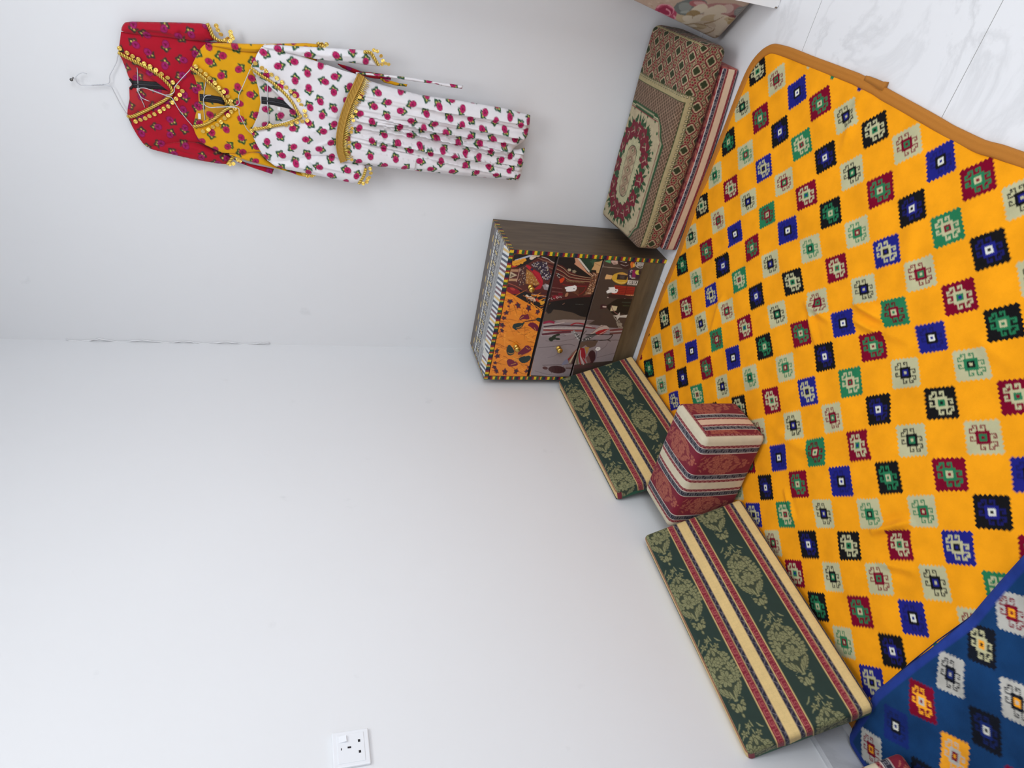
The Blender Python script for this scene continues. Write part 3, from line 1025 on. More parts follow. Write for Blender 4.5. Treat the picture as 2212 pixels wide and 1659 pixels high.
def green_stripes(s, t, ph1, ph2):
    """the green damask cloth; s along the cushion, t from its upper front edge, metres"""
    tab = [(-9, CREAM), (-.0135, GOLD), (-.012, DRED), (-.0085, GOLD), (-.0075, DRED), (-.0045, GOLD), (-.003, G_BG), (.0815, GOLD), (.085, DRED), (.1025, GOLD), (.1045, NAVY), (.117, CREAM), (.149, NAVY),
           (.1615, GOLD), (.164, DRED), (.181, GOLD), (.1845, G_BG), (.287, GOLD), (.2905, DRED), (.306, GOLD), (.308, NAVY), (.319, CREAM), (.346, NAVY), (.358, GOLD), (.360, DRED), (.376, GOLD), (.38, G_BG)]
    c = bands(t, tab)
    for lo, hi, ctr, ph in ((-.003, .0815, .036, ph1), (.1845, .287, .234, ph2), (.38, .6, .434, ph1)):
        k = (t > lo) & (t < hi)
        if k.any(): c[k] = damask((s[k] - ph) * 100, (t[k] - ctr) * 100 * 1.12, G_BG, G_FG, G_LN)
    for lo, hi in ((.085, .1025), (.164, .181), (.2905, .306), (.360, .376)):
        k = (t > lo) & (t < hi)
        if k.any(): c[k] = greek(s[k], t[k] - lo, DRED, (176, 96, 92), .026, hi - lo, .0008)
    for lo, hi in ((.1045, .117), (.149, .1615), (.308, .319), (.346, .358)):
        k = (t > lo) & (t < hi)
        if k.any(): c[k] = chevron(s[k], t[k] - lo, NAVY, NLN, .024, hi - lo, th=.0009)
    for lo, hi in ((.117, .149), (.319, .346)):
        k = (t > lo + .004) & (t < hi - .004)
        u, v = (s * 90) % 1 - .5, ((t - lo) * 90) % 1 - .5
        k &= np.abs(np.abs(u) + np.abs(v) - .36) < .06
        c[k] = c[k] * .86
    return c


def build_backrest(label, O, es, et, Ln, W, T, ph1, ph2, red=None):
    """O = far upper front corner, es along the wall, et down the front face"""
    nrm = np.cross(es, et)
    if nrm[0] < 0: nrm = -nrm
    stripes = (lambda s, t, a, b: red_stripes(W + .02 - t, s, red)) if red is not None else green_stripes

    def colf(face, x, y, z):
        s, t, dep = x + Ln / 2, y + W / 2, T / 2 - z
        if face == 'z+': return stripes(s, t, ph1, ph2)
        if face == 'z-': return np.tile(lin((34, 74, 56)), (len(s), 1))
        if face == 'y-': return stripes(s, -dep, ph1, ph2)
        if face == 'y+': return stripes(s, W + dep, ph1, ph2)
        ss = s + (dep if face == 'x+' else -dep)
        c = stripes(ss, t, ph1, ph2)
        # the cloth is turned under; below its ragged edge the plain green lining shows
        lim = .036 + .004 * np.sin(t * 70) + np.where((t > .18) & (t < .29), .008, 0)
        if red is None:
            c[dep > lim] = lin((34, 84, 60))
            cap = (t < .02) & (dep > .012)
            c[cap] = lin(DRED)
        return c

    def deform(V):
        V = V.copy()
        u, v = V[:, 0] / (Ln / 2), V[:, 1] / (W / 2)
        V[:, 2] += np.sign(V[:, 2]) * .004 * (1 - u ** 2) * (1 - v ** 2)
        return V

    V, Fc, Cc = rbox(Ln, W, T, .015, .0021, colf, deform, .003)
    ctr = O + es * Ln / 2 + et * W / 2 - nrm * T / 2
    r = tag(empty('backrest_cushion', tuple(ctr)), label, 'cushion', None if red is not None else 'green striped backrest cushions')
    if np.linalg.det(np.stack([es, et, nrm])) < 0: Fc = Fc[:, ::-1]
    mesh('damask_cover', place(V, ctr, es, et, nrm), Fc, M_DAMASK, r, Cc)
    # corded seam along the back upper edge
    a = O - nrm * (T - .004) + es * .012 - et * .0
    pts = np.linspace(a + et * .003, a + es * (Ln - .024) + et * .003, 30)
    mesh('piping', *tube(pts, .0032, 8), plain('green_cord', (40, 62, 50), .8), r)


# ---- red bolsters
R_BG, R_FG, R_LN = (116, 22, 42), (166, 92, 74), (124, 48, 48)
PCRM, PWHT = (206, 196, 170), (208, 196, 186)
PAT_TAB = [('c', .030), ('r', .0105), ('w', .0025), ('n', .018), ('w', .0025), ('d', .086), ('w', .0025), ('n', .018), ('w', .0025), ('r', .0105)]


def red_stripes(p, w_, start=0.0):
    """p across the stripes, w_ along them"""
    per = sum(a for _, a in PAT_TAB)
    p = (p + start) % per
    c = np.zeros((len(p), 3))
    e = 0
    for kind, wd in PAT_TAB:
        k = (p >= e) & (p < e + wd)
        if k.any():
            q = p[k] - e
            if kind == 'c':
                hatch = np.abs(((w_[k] * 160 + q * 160) % 1) - .5) < .1
                c[k] = np.where(hatch[:, None], lin(PCRM) * .9, lin(PCRM))
            elif kind == 'w': c[k] = lin(PWHT)
            elif kind == 'r': c[k] = chevron(w_[k], q, (118, 28, 44), (190, 140, 128), .018, wd, th=.0008)
            elif kind == 'n': c[k] = greek(w_[k], q, (36, 36, 50), (132, 130, 134), .028, wd, .0008)
            else: c[k] = damask((w_[k] - .115) * 100 * 1.25, (q - wd / 2) * 115, R_BG, R_FG, R_LN, 25.2)
        e += wd
    return c


def end_panel(y, z):
    """striped end: y from the back, z from the top"""
    tab = [('d', .078), ('w', .0025), ('n', .016), ('w', .0025), ('r', .008), ('c', .026), ('r', .008), ('w', .0025), ('n', .014), ('w', .0025), ('d', .078)]
    c = np.zeros((len(y), 3))
    e = -.003
    for kind, wd in tab:
        k = (y >= e) & (y < e + wd)
        if k.any():
            q = y[k] - e
            if kind == 'c': c[k] = lin((214, 184, 158))
            elif kind == 'w': c[k] = lin(PWHT)
            elif kind == 'r': c[k] = chevron(z[k], q, (118, 28, 44), (190, 140, 128), .018, wd, th=.0008)
            elif kind == 'n': c[k] = greek(z[k], q, (36, 36, 50), (132, 130, 134), .026, wd, .0008)
            else: c[k] = damask((z[k] - .10) * 125, (q - wd / 2 + .003) * 105, R_BG, (164, 88, 70), R_LN, 25.2)
        e += wd
    return c


def build_bolster(label, corner_back_right, ang, L, D, Hh, start, endp=True):
    """stands on the floor; corner_back_right = its far right foot"""
    ex = np.array([math.cos(ang), math.sin(ang), 0]); ey = np.array([math.sin(ang), -math.cos(ang), 0]); ez = np.array([0, 0, 1.0])
    # local x to the right, y towards the viewer, z up
    ctr = np.asarray(corner_back_right) - ex * L / 2 + ey * D / 2 + ez * Hh / 2

    def colf(face, x, y, z):
        p, wy, zt = L / 2 - x, y + D / 2, Hh / 2 - z
        if face == 'z+': return red_stripes(p, wy, start)
        if face == 'y+': return red_stripes(p, D + zt, start)
        if face == 'y-': return red_stripes(p, -zt, start)
        if face == 'z-': return np.tile(lin(R_BG), (len(x), 1))
        q = zt
        if face == 'x-' or not endp: return red_stripes(np.zeros_like(p) + .01, wy if face == 'x-' else zt, 0)
        rim = np.minimum(np.minimum(zt, wy), D - wy)
        c = end_panel(wy, zt)
        c = np.where((rim < .019)[:, None], chevron(wy + zt, np.clip(rim - .009, 0, 1), (118, 28, 44), (190, 140, 128), .016, .010, th=.0008), c)
        c = np.where((rim < .0105)[:, None], lin(PCRM), c)
        c = np.where((wy < .016)[:, None], damask((zt - .1) * 125, (wy - .04) * 105, R_BG, (164, 88, 70), R_LN), c)
        return c

    def deform(V):
        V = V.copy()
        u, v, q = V[:, 0] / (L / 2), V[:, 1] / (D / 2), V[:, 2] / (Hh / 2)
        V[:, 2] += np.where(V[:, 2] > 0, .006 * (1 - u ** 2) * (1 - v ** 2), 0)
        V[:, 1] += np.sign(V[:, 1]) * .005 * (1 - u ** 2) * (1 - q ** 2)
        V[:, 0] += np.sign(V[:, 0]) * .005 * (1 - v ** 2) * (1 - q ** 2)
        return V

    V, Fc, Cc = rbox(L, D, Hh, .019, .0021, colf, deform)
    r = tag(empty('armrest_bolster', tuple(ctr - ez * Hh / 2)), label, 'bolster')
    Vw = place(V, ctr, ex, ey, ez)
    mesh('damask_cover', Vw, Fc[:, ::-1], M_DAMASK, r, Cc)
    if endp:
        # stitched trim round the end panel
        q = [(.0, D / 2 - .018, -Hh / 2 + .03), (0, D / 2 - .018, Hh / 2 - .018), (0, -D / 2 + .016, Hh / 2 - .018), (0, -D / 2 + .016, -Hh / 2 + .03)]
        pts = resample(np.array([(L / 2 + .0028 - .003, b, c) for _, b, c in q]), .006)
        mesh('seam_trim', *tube(place(pts, ctr, ex, ey, ez), .0022, 6), plain('wine_braid', (120, 34, 46), .8), r)
    return r


build_bolster('red and cream striped block bolster standing between the two green cushions', (.466, -1.017, .0135), math.radians(1.5), .394, .196, .232, 0.0)


def lean(label, O, es, et, Ln, ph1, ph2, red=None):
    es = np.array(es) / np.linalg.norm(es)
    et = np.array(et) - es * (np.array(et) @ es)
    build_backrest(label, np.array(O), es, et / np.linalg.norm(et), Ln, .352, .058, ph1, ph2, red)


lean('green striped cushion leaning on the wall between the red bolster and the blue blanket', (.0556, -1.2235, .3304), (-.0214, -.9994, .0284), (.4749, -.0351, -.8793), .733, .036, .033)
lean('green striped cushion leaning on the wall between the drawer chest and the red bolster', (.0513, -.3117, .3463), (.0056, -1.0, .0034), (.38, -.0011, -.925), .704, .190, .180)
Bq = px((1946, 1621), 2, .053)
tl = next(t for t in np.arange(.1, 1.2, .005) if .352 * math.sin(t) + .058 * math.cos(t) > Bq[0] - .006)
lean('red damask cushion whose corner shows above the blue blanket at the photo edge', (Bq[0] - .352 * math.sin(tl), Bq[1], .053 + .352 * math.cos(tl)), (0, -1, 0), (math.sin(tl), 0, -math.cos(tl)), .72, 0, 0, .092)


# ---- seat mattress and the carpet covered cushion on it
def mat_front(x, q):
    """front of the mattress, q = depth below its top edge as a fraction"""
    c = np.tile(lin((122, 30, 46)), (len(x), 1))
    def put(a, b, col):
        k = (q >= a) & (q < b)
        c[k] = col if np.ndim(col) == 1 else col[k]
    put(-9, .03, lin(PWHT)); put(.03, .22, greek(x, (q - .03) * .066, (36, 36, 54), (136, 128, 132), .03, .0125, .0008))
    put(.22, .245, lin(PWHT)); put(.245, .37, chevron(x, (q - .245) * .066, (122, 36, 46), (168, 92, 84), .016, .008, th=.0008))
    put(.37, .71, lin((214, 186, 158))); put(.71, .84, chevron(x, (q - .71) * .066, (122, 36, 46), (168, 92, 84), .016, .0085, th=.0008))
    put(.84, .87, lin(PWHT)); put(.87, 9, lin((38, 36, 58)))
    return c


def build_mattress():
    x0, x1, D, Hh = .704, 1.388, .330, .070
    L = x1 - x0
    ctr = np.array([(x0 + x1) / 2, -.012 - D / 2, Hh / 2])

    def colf(face, x, y, z):
        q = (Hh / 2 - z) / Hh
        if face == 'y-': return mat_front(x, q)
        if face == 'x+': return damask((z + .02) * 110 + y * 0, (y + .02) * 100 % 9 - 4.5, (128, 34, 48), (176, 98, 84), (146, 62, 60))
        if face == 'x-': return mat_front(y, q)
        return damask(x * 110, (y * 100) % 10 - 5, (122, 30, 46), (176, 100, 84), (140, 60, 60))

    V, Fc, Cc = rbox(L, D, Hh, .012, .0024, colf)
    # right end is a touch thicker than the left
    V[:, 1] -= .022 * np.sin(np.pi * (V[:, 0] / L + .5)) * np.clip(.5 - V[:, 1] / D, 0, 1)
    r = tag(empty('seat_mattress', (ctr[0], ctr[1], 0)), 'thin red and cream striped floor mattress under the carpet patterned cushion', 'mattress')
    mesh('striped_cover', V + ctr, Fc, M_DAMASK, r, Cc)


build_mattress()

C_BG, C_GRN, C_RED, C_OLV, C_BRN = (206, 186, 152), (52, 84, 54), (128, 36, 50), (66, 68, 44), (120, 92, 74)


def carpet(x, q):
    """printed carpet: x along the wall (world), q down the surface from the wall"""
    n = len(x)
    c = np.tile(lin((158, 134, 106)), (n, 1))
    dl = np.minimum(np.abs(((x * 40.3 + q * 34.1) % 1) - .5), np.abs(((x * 40.3 - q * 34.1) % 1) - .5))
    c[dl < .16] = lin((84, 76, 54))
    c[dl < .05] = lin((186, 164, 132))
    # border of eight sided flowers
    px_, pq = .0745, .080
    for ox, oq in ((1.250, .400), (1.250 + px_ / 2, .400 - pq / 2)):
        u = ((x - ox) / px_ + .5) % 1 - .5
        v = ((q - oq) / pq + .5) % 1 - .5
        U, Vv = np.abs(u) * px_, np.abs(v) * pq
        oc = np.maximum(np.maximum(U, Vv) * .88, (U + Vv) * .78)
        c[oc < .0265] = lin((62, 62, 40))
        c[oc < .0245] = lin((180, 158, 126))
        c[oc < .0215] = lin((122, 40, 50))
        c[oc < .0165] = lin((190, 170, 138))
        cl = np.minimum(np.minimum(np.hypot(U - .0068, Vv), np.hypot(U, Vv - .0068)), np.hypot(U, Vv))
        c[cl < .0068] = lin((56, 62, 40))
        # six petalled rosettes halfway
        u2 = ((x - ox - px_ / 2) / px_ + .5) % 1 - .5
        U2, V2 = u2 * px_, v * pq
        ra, an = np.hypot(U2, V2), np.arctan2(V2, U2)
        pet = np.zeros(n, bool); rim = np.zeros(n, bool)
        for k in range(6):
            a = k * math.pi / 3 + .52
            e = np.hypot(U2 - .0098 * math.cos(a), V2 - .0098 * math.sin(a))
            pet |= e < .0042
            rim |= e < .0058
        c[rim] = lin((166, 140, 108))
        c[pet] = lin((128, 36, 50))
        c[ra < .0028] = lin((58, 62, 40))
        # little boxed dots between
        for a, b in ((.25, .25), (-.25, .25), (.25, -.25), (-.25, -.25)):
            U3, V3 = np.abs(u - a) * px_, np.abs(v - b) * pq
            d = U3 + V3
            c[(d < .0115) & (d > .0085)] = lin((66, 64, 42))
            c[d < .0085] = lin((182, 160, 128))
            c[d < .0036] = lin((124, 40, 50))
    # field inside the frame
    fx = 1.264 - x
    fr = np.minimum(fx, .366 - q)          # distance inwards from the frame line
    c[fr > -.018] = lin((178, 160, 120))
    lp = ((np.where(fx < .366 - q, q, x) * 68) % 1) - .5
    k = (fr > -.018) & (fr < -.006) & (np.hypot(lp / 68, fr + .012) < .0052)
    c[k] = lin((70, 74, 48))
    k = (fr > -.018) & (fr < -.006) & (np.hypot(lp / 68, fr + .012) < .003)
    c[k] = lin((204, 184, 150))
    c[(fr > -.019) & (fr < -.017)] = lin((60, 70, 44))
    c[(fr > .006) & (fr < .0085)] = lin((58, 76, 48))
    ins = fr >= .0085
    a = (x * 62 + q * 62) % 1 - .5
    b = (x * 62 - q * 62) % 1 - .5
    mm = np.maximum(np.abs(a), np.abs(b))
    c[ins] = lin((112, 84, 70))
    c[ins & (mm > .42)] = lin((168, 138, 116))
    c[ins & (mm < .26)] = lin((74, 62, 46))
    c[ins & (mm < .10)] = lin((150, 116, 98))
    # medallion
    cx_, cq = .937, .140
    U, Q = np.abs(x - cx_), np.abs(q - cq)

    def shape(k):
        hx, hq = .247 - k, .178 - k
        base = (U < hx) & (Q < hq)
        # drawn-in corners, slightly hollow with a little shoulder
        line = .093 + (.247 - U) * 1.05 + .010 * np.sin((.247 - U) * 60) - k * .7
        return base & (Q < line)

    c[shape(0.0)] = lin(C_GRN)
    sc = .011 + .0035 * np.sin(x * 300)
    c[shape(.012)] = lin((196, 180, 148))
    wav = .0035 * np.sin(x * 230) * np.sin(q * 260)
    c[shape(.016)] = lin((58, 92, 60))
    c[shape(.0185 + wav.mean())] = lin((194, 176, 144))
    k = shape(.021) & ~shape(.0245)
    c[k] = lin((128, 38, 52))
    k = shape(.0245) & (np.sin(x * 90 + 1) * np.sin(q * 110 + 9 * x) > .86)
    c[k] = lin((66, 96, 64))
    # solid green ends with a cream zigzag
    k = shape(.0) & (U > .226) & (Q < .075)
    c[k] = lin(C_GRN)
    k &= (np.abs(U - .237 - .004 * (np.abs(((q * 130) % 1) - .5) * 2 - .5)) < .0018)
    c[k] = lin((196, 180, 148))
    # green leaves behind the roses, roses in a ring, pale speckled oval, inner oblong
    rg = np.random.default_rng(11)
    roses = []
    for a_ in np.linspace(0, 2 * math.pi, 16, endpoint=False):
        ca, sa = math.cos(a_), math.sin(a_)
        roses.append((cx_ + .160 * np.sign(ca) * abs(ca) ** .75, cq + .092 * np.sign(sa) * abs(sa) ** .8))
    for X, Yq in roses:
        for _ in range(20):
            t = rg.uniform(0, 6.28)
            e, f_ = X + .038 * math.cos(t), Yq + .031 * math.sin(t)
            co, si = math.cos(t), math.sin(t)
            A, B = (x - e) * co + (q - f_) * si, -(x - e) * si + (q - f_) * co
            c[(np.abs(A) / .023 + np.abs(B) / .006) < 1] = lin((54, 84, 54))
    for X, Yq in roses:
        A, B = x - X, q - Yq
        th = rg.uniform(-1.2, 1.2)
        A, B = A * math.cos(th) + B * math.sin(th), -A * math.sin(th) + B * math.cos(th)
        an = np.arctan2(B, A)
        ra = np.hypot(A / 1.15, B)
        lim = rg.uniform(.025, .031) + .0045 * np.sin(an * 5 + X * 90)
        c[ra < lim] = lin((128, 36, 52))
        c[(ra < lim) & (np.sin(an * 3 + ra * 420 + X * 50) > .78) & (ra > .008)] = lin((98, 40, 44))
        c[(np.abs(A - B * .4 + .006) < .0016) & (np.abs(B) < .013)] = lin((196, 170, 146))
        c[(np.abs(A * .5 + B - .010) < .0014) & (np.abs(A) < .012)] = lin((196, 170, 146))
        c[np.hypot(A - .005, B + .004) < .0052] = lin((86, 96, 66))
    e = np.hypot(np.maximum(U - .070, 0), Q * 1.0)
    k = e < .058 + .004 * np.sin(np.arctan2(q - cq, x - cx_) * 26)
    c[k] = lin((208, 198, 160))
    sp = (np.sin(x * 900) * np.sin(q * 820 + np.floor(x * 143) * 3.1)) > .45
    c[k & sp] = lin((118, 118, 82))
    e = np.hypot(np.maximum(U - .068, 0), Q)
    c[e < .034] = lin((50, 60, 42))
    k = e < .031
    c[k] = lin((196, 174, 142))
    a, b = (x * 26) % 1 - .5, (q - cq) * 26
    dd = np.abs(a) + np.abs(b)
    for lo, hi, cc in ((.30, .36, (84, 78, 54)), (.40, .47, (128, 44, 54)), (.52, .56, (84, 78, 54)), (.64, .70, (128, 44, 54)), (.76, .80, (84, 78, 54))):
        c[k & (dd > lo) & (dd < hi)] = lin(cc)
    c[k & (dd < .16)] = lin((96, 96, 66))
    return c * np.array([.80, .82, .80])


def build_carpet_cushion():
    x0, x1, D, T = .700, 1.448, .332, .108
    L = x1 - x0
    z0 = .0715
    back = lambda x: .212 + .004 * np.clip((x - x0) / L, 0, 1)

    def colf(face, x, y, z):
        xw, yb = x + (x0 + x1) / 2, -y + D / 2 - 0
        yb = D / 2 - y                                           # from the wall
        if face == 'z+': return carpet(xw, yb + .012)
        if face == 'y-': return carpet(xw, D + .012 + (T / 2 - z))
        if face == 'x+':
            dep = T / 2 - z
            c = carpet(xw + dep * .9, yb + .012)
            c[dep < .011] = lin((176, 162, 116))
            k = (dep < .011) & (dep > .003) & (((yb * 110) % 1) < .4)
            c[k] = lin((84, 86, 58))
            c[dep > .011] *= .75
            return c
        if face == 'x-': return carpet(xw - (T / 2 - z), yb + .012)
        return carpet(xw, -.05 + 0 * yb)

    def deform(V):
        x, y, z = V[:, 0] + (x0 + x1) / 2, V[:, 1], V[:, 2] + T / 2
        yb = D / 2 - y
        f = np.clip(yb / D, 0, 1)
        bulge = .009 * np.sin(np.pi * np.clip((x - x0) / L, 0, 1)) * np.sin(np.pi * f) + .003 * np.sin(x * 21) * np.sin(f * 7)
        top = back(x) - .031 * f + bulge
        zz = z0 + (z / T) * (top - z0)
        yy = -.012 - yb - .016 * np.sin(np.pi * np.clip(z / T + .15, 0, 1)) * np.sin(np.pi * np.clip((x - x0) / L, 0, 1)) * f
        return np.stack([x, np.minimum(yy, -.004), zz], 1)

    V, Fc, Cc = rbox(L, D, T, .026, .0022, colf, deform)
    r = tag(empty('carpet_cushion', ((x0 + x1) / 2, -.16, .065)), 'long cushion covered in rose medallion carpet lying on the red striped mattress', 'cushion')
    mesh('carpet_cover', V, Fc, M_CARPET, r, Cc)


build_carpet_cushion()


# ---- flowered cushion and white board at the edge of the photograph
def build_floral():
    ex = np.array([.72, -.69, 0]); ex /= np.linalg.norm(ex)
    P0_ = np.array([1.438, -.175, 0.004])
    ey = np.array([1.511, -.099, .358]) - np.array([1.438, -.175, 0]); ey -= ex * (ey @ ex); ey /= np.linalg.norm(ey)
    ez = np.cross(ex, ey)
    if ez[1] > 0: ez = -ez
    L, W, T = .30, .43, .085
    tf = lambda p: tuple((lambda X: ((X - P0_) @ ex, (X - P0_) @ ey))(pxplane(p, P0_, ez)))
    A = Art(tf, (184, 160, 142)).zoom(1340, 0, 5.53)
    rg = np.random.default_rng(5)
    for _ in range(40):
        A.ell(rg.uniform(100, 720), rg.uniform(-80, 160), rg.uniform(10, 40), rg.uniform(4, 10), [(196, 176, 158), (172, 146, 126), (190, 168, 150)][_ % 3], rg.uniform(0, 60), n=9)
    A.poly([(690, 60), (900, -30), (1100, -20), (1100, 150), (900, 200), (740, 180)], (112, 116, 112), 1)
    A.poly([(760, 40), (880, 20), (930, 90), (860, 150), (770, 130)], (140, 144, 138), 1)
    A.poly([(770, 140), (900, 120), (880, 160), (790, 165)], (158, 160, 152), 1)
    A.poly([(900, 0), (1090, 0), (1110, 110), (1000, 90), (880, 60)], (166, 98, 100), 2)
    A.poly([(930, 10), (1080, 20), (1090, 60), (960, 60)], (194, 150, 146), 2)
    A.poly([(1090, 30), (1560, 60), (1560, 240), (1300, 240), (1080, 120)], (166, 120, 116), 1)
    A.poly([(1420, 90), (1650, 90), (1600, 300), (1420, 270)], (128, 128, 124), 1)
    for k in range(6): A.line([(1440, 130 + k * 25), (1540, 120 + k * 27), (1600, 100 + k * 30)], 9, (160, 158, 150))
    A.poly([(1300, 60), (1400, 50), (1430, 120), (1340, 180), (1270, 130)], (196, 168, 158), 2)
    A.poly([(1320, 200), (1450, 180), (1440, 260), (1350, 250)], (122, 64, 66), 1)
    cream, sh, dk = (206, 192, 170), (184, 164, 132), (150, 126, 88)
    for x, y, a, b, an, cc in ((1010, 110, 110, 55, -20, cream), (930, 170, 90, 45, -15, dk), (1170, 160, 120, 80, -30, cream), (1250, 110, 90, 50, 10, cream), (820, 240, 120, 55, 15, sh), (900, 235, 100, 45, 10, cream),
                               (1010, 225, 80, 48, 0, cream), (1120, 240, 110, 60, -20, sh), (1290, 240, 120, 60, 10, cream), (1390, 290, 110, 70, 25, sh), (1420, 330, 100, 70, 30, (176, 150, 104)), (1230, 310, 120, 70, -10, cream),
                               (1080, 300, 130, 45, 5, (190, 172, 150)), (1130, 390, 130, 70, 20, (200, 184, 164)), (1290, 420, 120, 70, 15, cream), (950, 330, 140, 40, 0, sh), (880, 310, 100, 35, 10, cream), (1180, 460, 90, 40, 20, (196, 178, 158)), (1340, 370, 90, 60, 40, (204, 188, 168))):
        A.ell(x, y, a, b, cc, an, wob=.05, k=3)
    for P in ([(780, 330), (930, 290), (1080, 310), (1150, 350)], [(880, 370), (960, 340), (1060, 350)], [(1060, 290), (1180, 260), (1300, 200)], [(1060, 420), (1160, 380), (1190, 340)], [(1200, 440), (1290, 470), (1380, 430)], [(900, 150), (930, 190), (920, 230)], [(1350, 235), (1440, 255)]):
        A.line(P, 16, (142, 116, 82), 5)
    A.ell(600, 165, 135, 105, (170, 66, 92), 10, wob=.06, k=6)
    A.ell(600, 150, 90, 70, (144, 40, 70), 0, wob=.08, k=5)
    for P in ([(500, 100), (560, 60), (650, 60)], [(640, 60), (700, 110), (690, 170)], [(480, 170), (540, 190), (600, 250)], [(530, 170), (600, 200), (680, 180)], [(610, 110), (660, 150), (640, 210)], [(700, 190), (720, 230), (680, 270)]):
        A.line(P, 22, (214, 140, 152), 6)
    ctr = P0_ + ex * L / 2 + ey * W / 2 - ez * T / 2

    def colf(face, x, y, z):
        c = A(x + L / 2, y + W / 2)
        if face == 'y-': c = np.tile(lin((176, 156, 138)), (len(x), 1))
        if face == 'z-': c = np.tile(lin((170, 150, 130)), (len(x), 1))
        return c

    V, Fc, Cc = rbox(L, W, T, .022, .003, colf, None)
    V[:, 2] += np.sign(V[:, 2]) * .006 * (1 - (V[:, 0] / (L / 2)) ** 2) * (1 - (V[:, 1] / (W / 2)) ** 2)
    Vw = place(V, ctr, ex, ey, ez)
    Vw[:, 2] += .006 - Vw[:, 2].min()
    if np.linalg.det(np.stack([ex, ey, ez])) < 0: Fc = Fc[:, ::-1]
    r = tag(empty('flowered_cushion', (ctr[0], ctr[1], 0)), 'padded cushion printed with large cream magnolias and a pink rose beside the carpet cushion', 'cushion')
    mesh('printed_cover', Vw, Fc, M_PRINT, r, Cc)
    # white board with a broken lower corner; unseen height raised to shade wall
    O = np.array([1.590, -.428, 0.0])
    ax_ = np.array([math.cos(-.06), math.sin(-.06), 0]); nz = np.array([0, 0, 1.0]); nn = np.array([-math.sin(-.06), math.cos(-.06), 0])
    out = [(0.012, 0.0), (.03, .004), (.05, 0.0), (.60, 0), (.60, 1.3), (0, 1.3), (0, .014), (.006, .010), (.004, .004)]
    V = [O + ax_ * a + nz * b + nn * t for t in (0, .016) for a, b in out]
    n = len(out)
    Fc = [tuple(range(n)), tuple(range(2 * n - 1, n - 1, -1))] + [(k, k + n, (k + 1) % n + n, (k + 1) % n) for k in range(n)]
    b = tag(empty('white_board', tuple(O)), 'white laminate board, unseen height added to shade the wall, with chipped lower corner standing in front of the flowered cushion', 'board')
    mesh('panel', np.array(V), Fc, M_WHITELAM, b, smooth=False)
    V, Fc = box(0, 1, 0, 1, 0, 1)
    pts = [(0.0, .0), (.014, 0), (.012, .006), (.004, .012), (0, .012)]
    V = [O + ax_ * a + nz * (h + .001) + nn * t for t in (.005, .013) for a, h in pts]
    n = 5
    mesh('broken_corner', np.array(V), [tuple(range(n)), tuple(range(2 * n - 1, n - 1, -1))] + [(k, k + n, (k + 1) % n + n, (k + 1) % n) for k in range(n)], M_CHIP, b, smooth=False)


build_floral()

# ------------------------------------------------------------------ the painted drawer chest
def edge_pattern(s, cross, wob=.0):
    """hand painted stripes along an edge"""
    seq = [((222, 190, 40), .17), ((136, 28, 42), .14), ((30, 30, 62), .19), ((36, 80, 52), .12), ((214, 184, 44), .08), ((150, 30, 40), .11), ((38, 84, 54), .19)]
    t = ((s + .0012 * np.sin(cross * 900 + s * 300)) / .063) % 1
    c = np.zeros((len(s), 3))
    e = 0
    for col, wd in seq:
        c[(t >= e) & (t < e + wd)] = lin(col)
        e += wd
    return c


def plate(x0, x1, y0, y1, z0, z1, step, colf, face):
    """thin board, its visible face finely divided for the painting; colf(a, b) on that face"""
    V, Fc, Cc = [], [], []
    H = dict(x=(x0, x1), y=(y0, y1), z=(z0, z1))
    ax, sg = face[0], face[1]
    o = [k for k in 'xyz' if k != ax]
    A = [np.linspace(*H[k], max(2, int(abs(H[k][1] - H[k][0]) / step) + 1)) for k in o]
    U, W = np.meshgrid(*A, indexing='ij')
    P = np.zeros((U.size, 3))
    P['xyz'.index(o[0]) == np.arange(3)[None].repeat(U.size, 0)] = U.ravel()
    P['xyz'.index(o[1]) == np.arange(3)[None].repeat(U.size, 0)] = W.ravel()
    P['xyz'.index(ax) == np.arange(3)[None].repeat(U.size, 0)] = H[ax][1] if sg == '+' else H[ax][0]
    c = aa(colf, U.ravel(), W.ravel(), step)
    Fq = grid_faces(len(A[0]), len(A[1]))
    bV, bF = box(x0, x1, y0, y1, z0, z1)
    keep = []
    for f in bF:
        q = bV[list(f)]
        k = 'xyz'.index(ax)
        if not (np.ptp(q[:, k]) < 1e-9 and abs(q[0, k] - (H[ax][1] if sg == '+' else H[ax][0])) < 1e-9): keep.append(f)
    V = np.vstack([P, bV])
    Fc = np.vstack([Fq, np.array(keep) + len(P)])
    mean = c.mean(0)
    return V, Fc, np.vstack([c, np.tile(mean, (8, 1))])


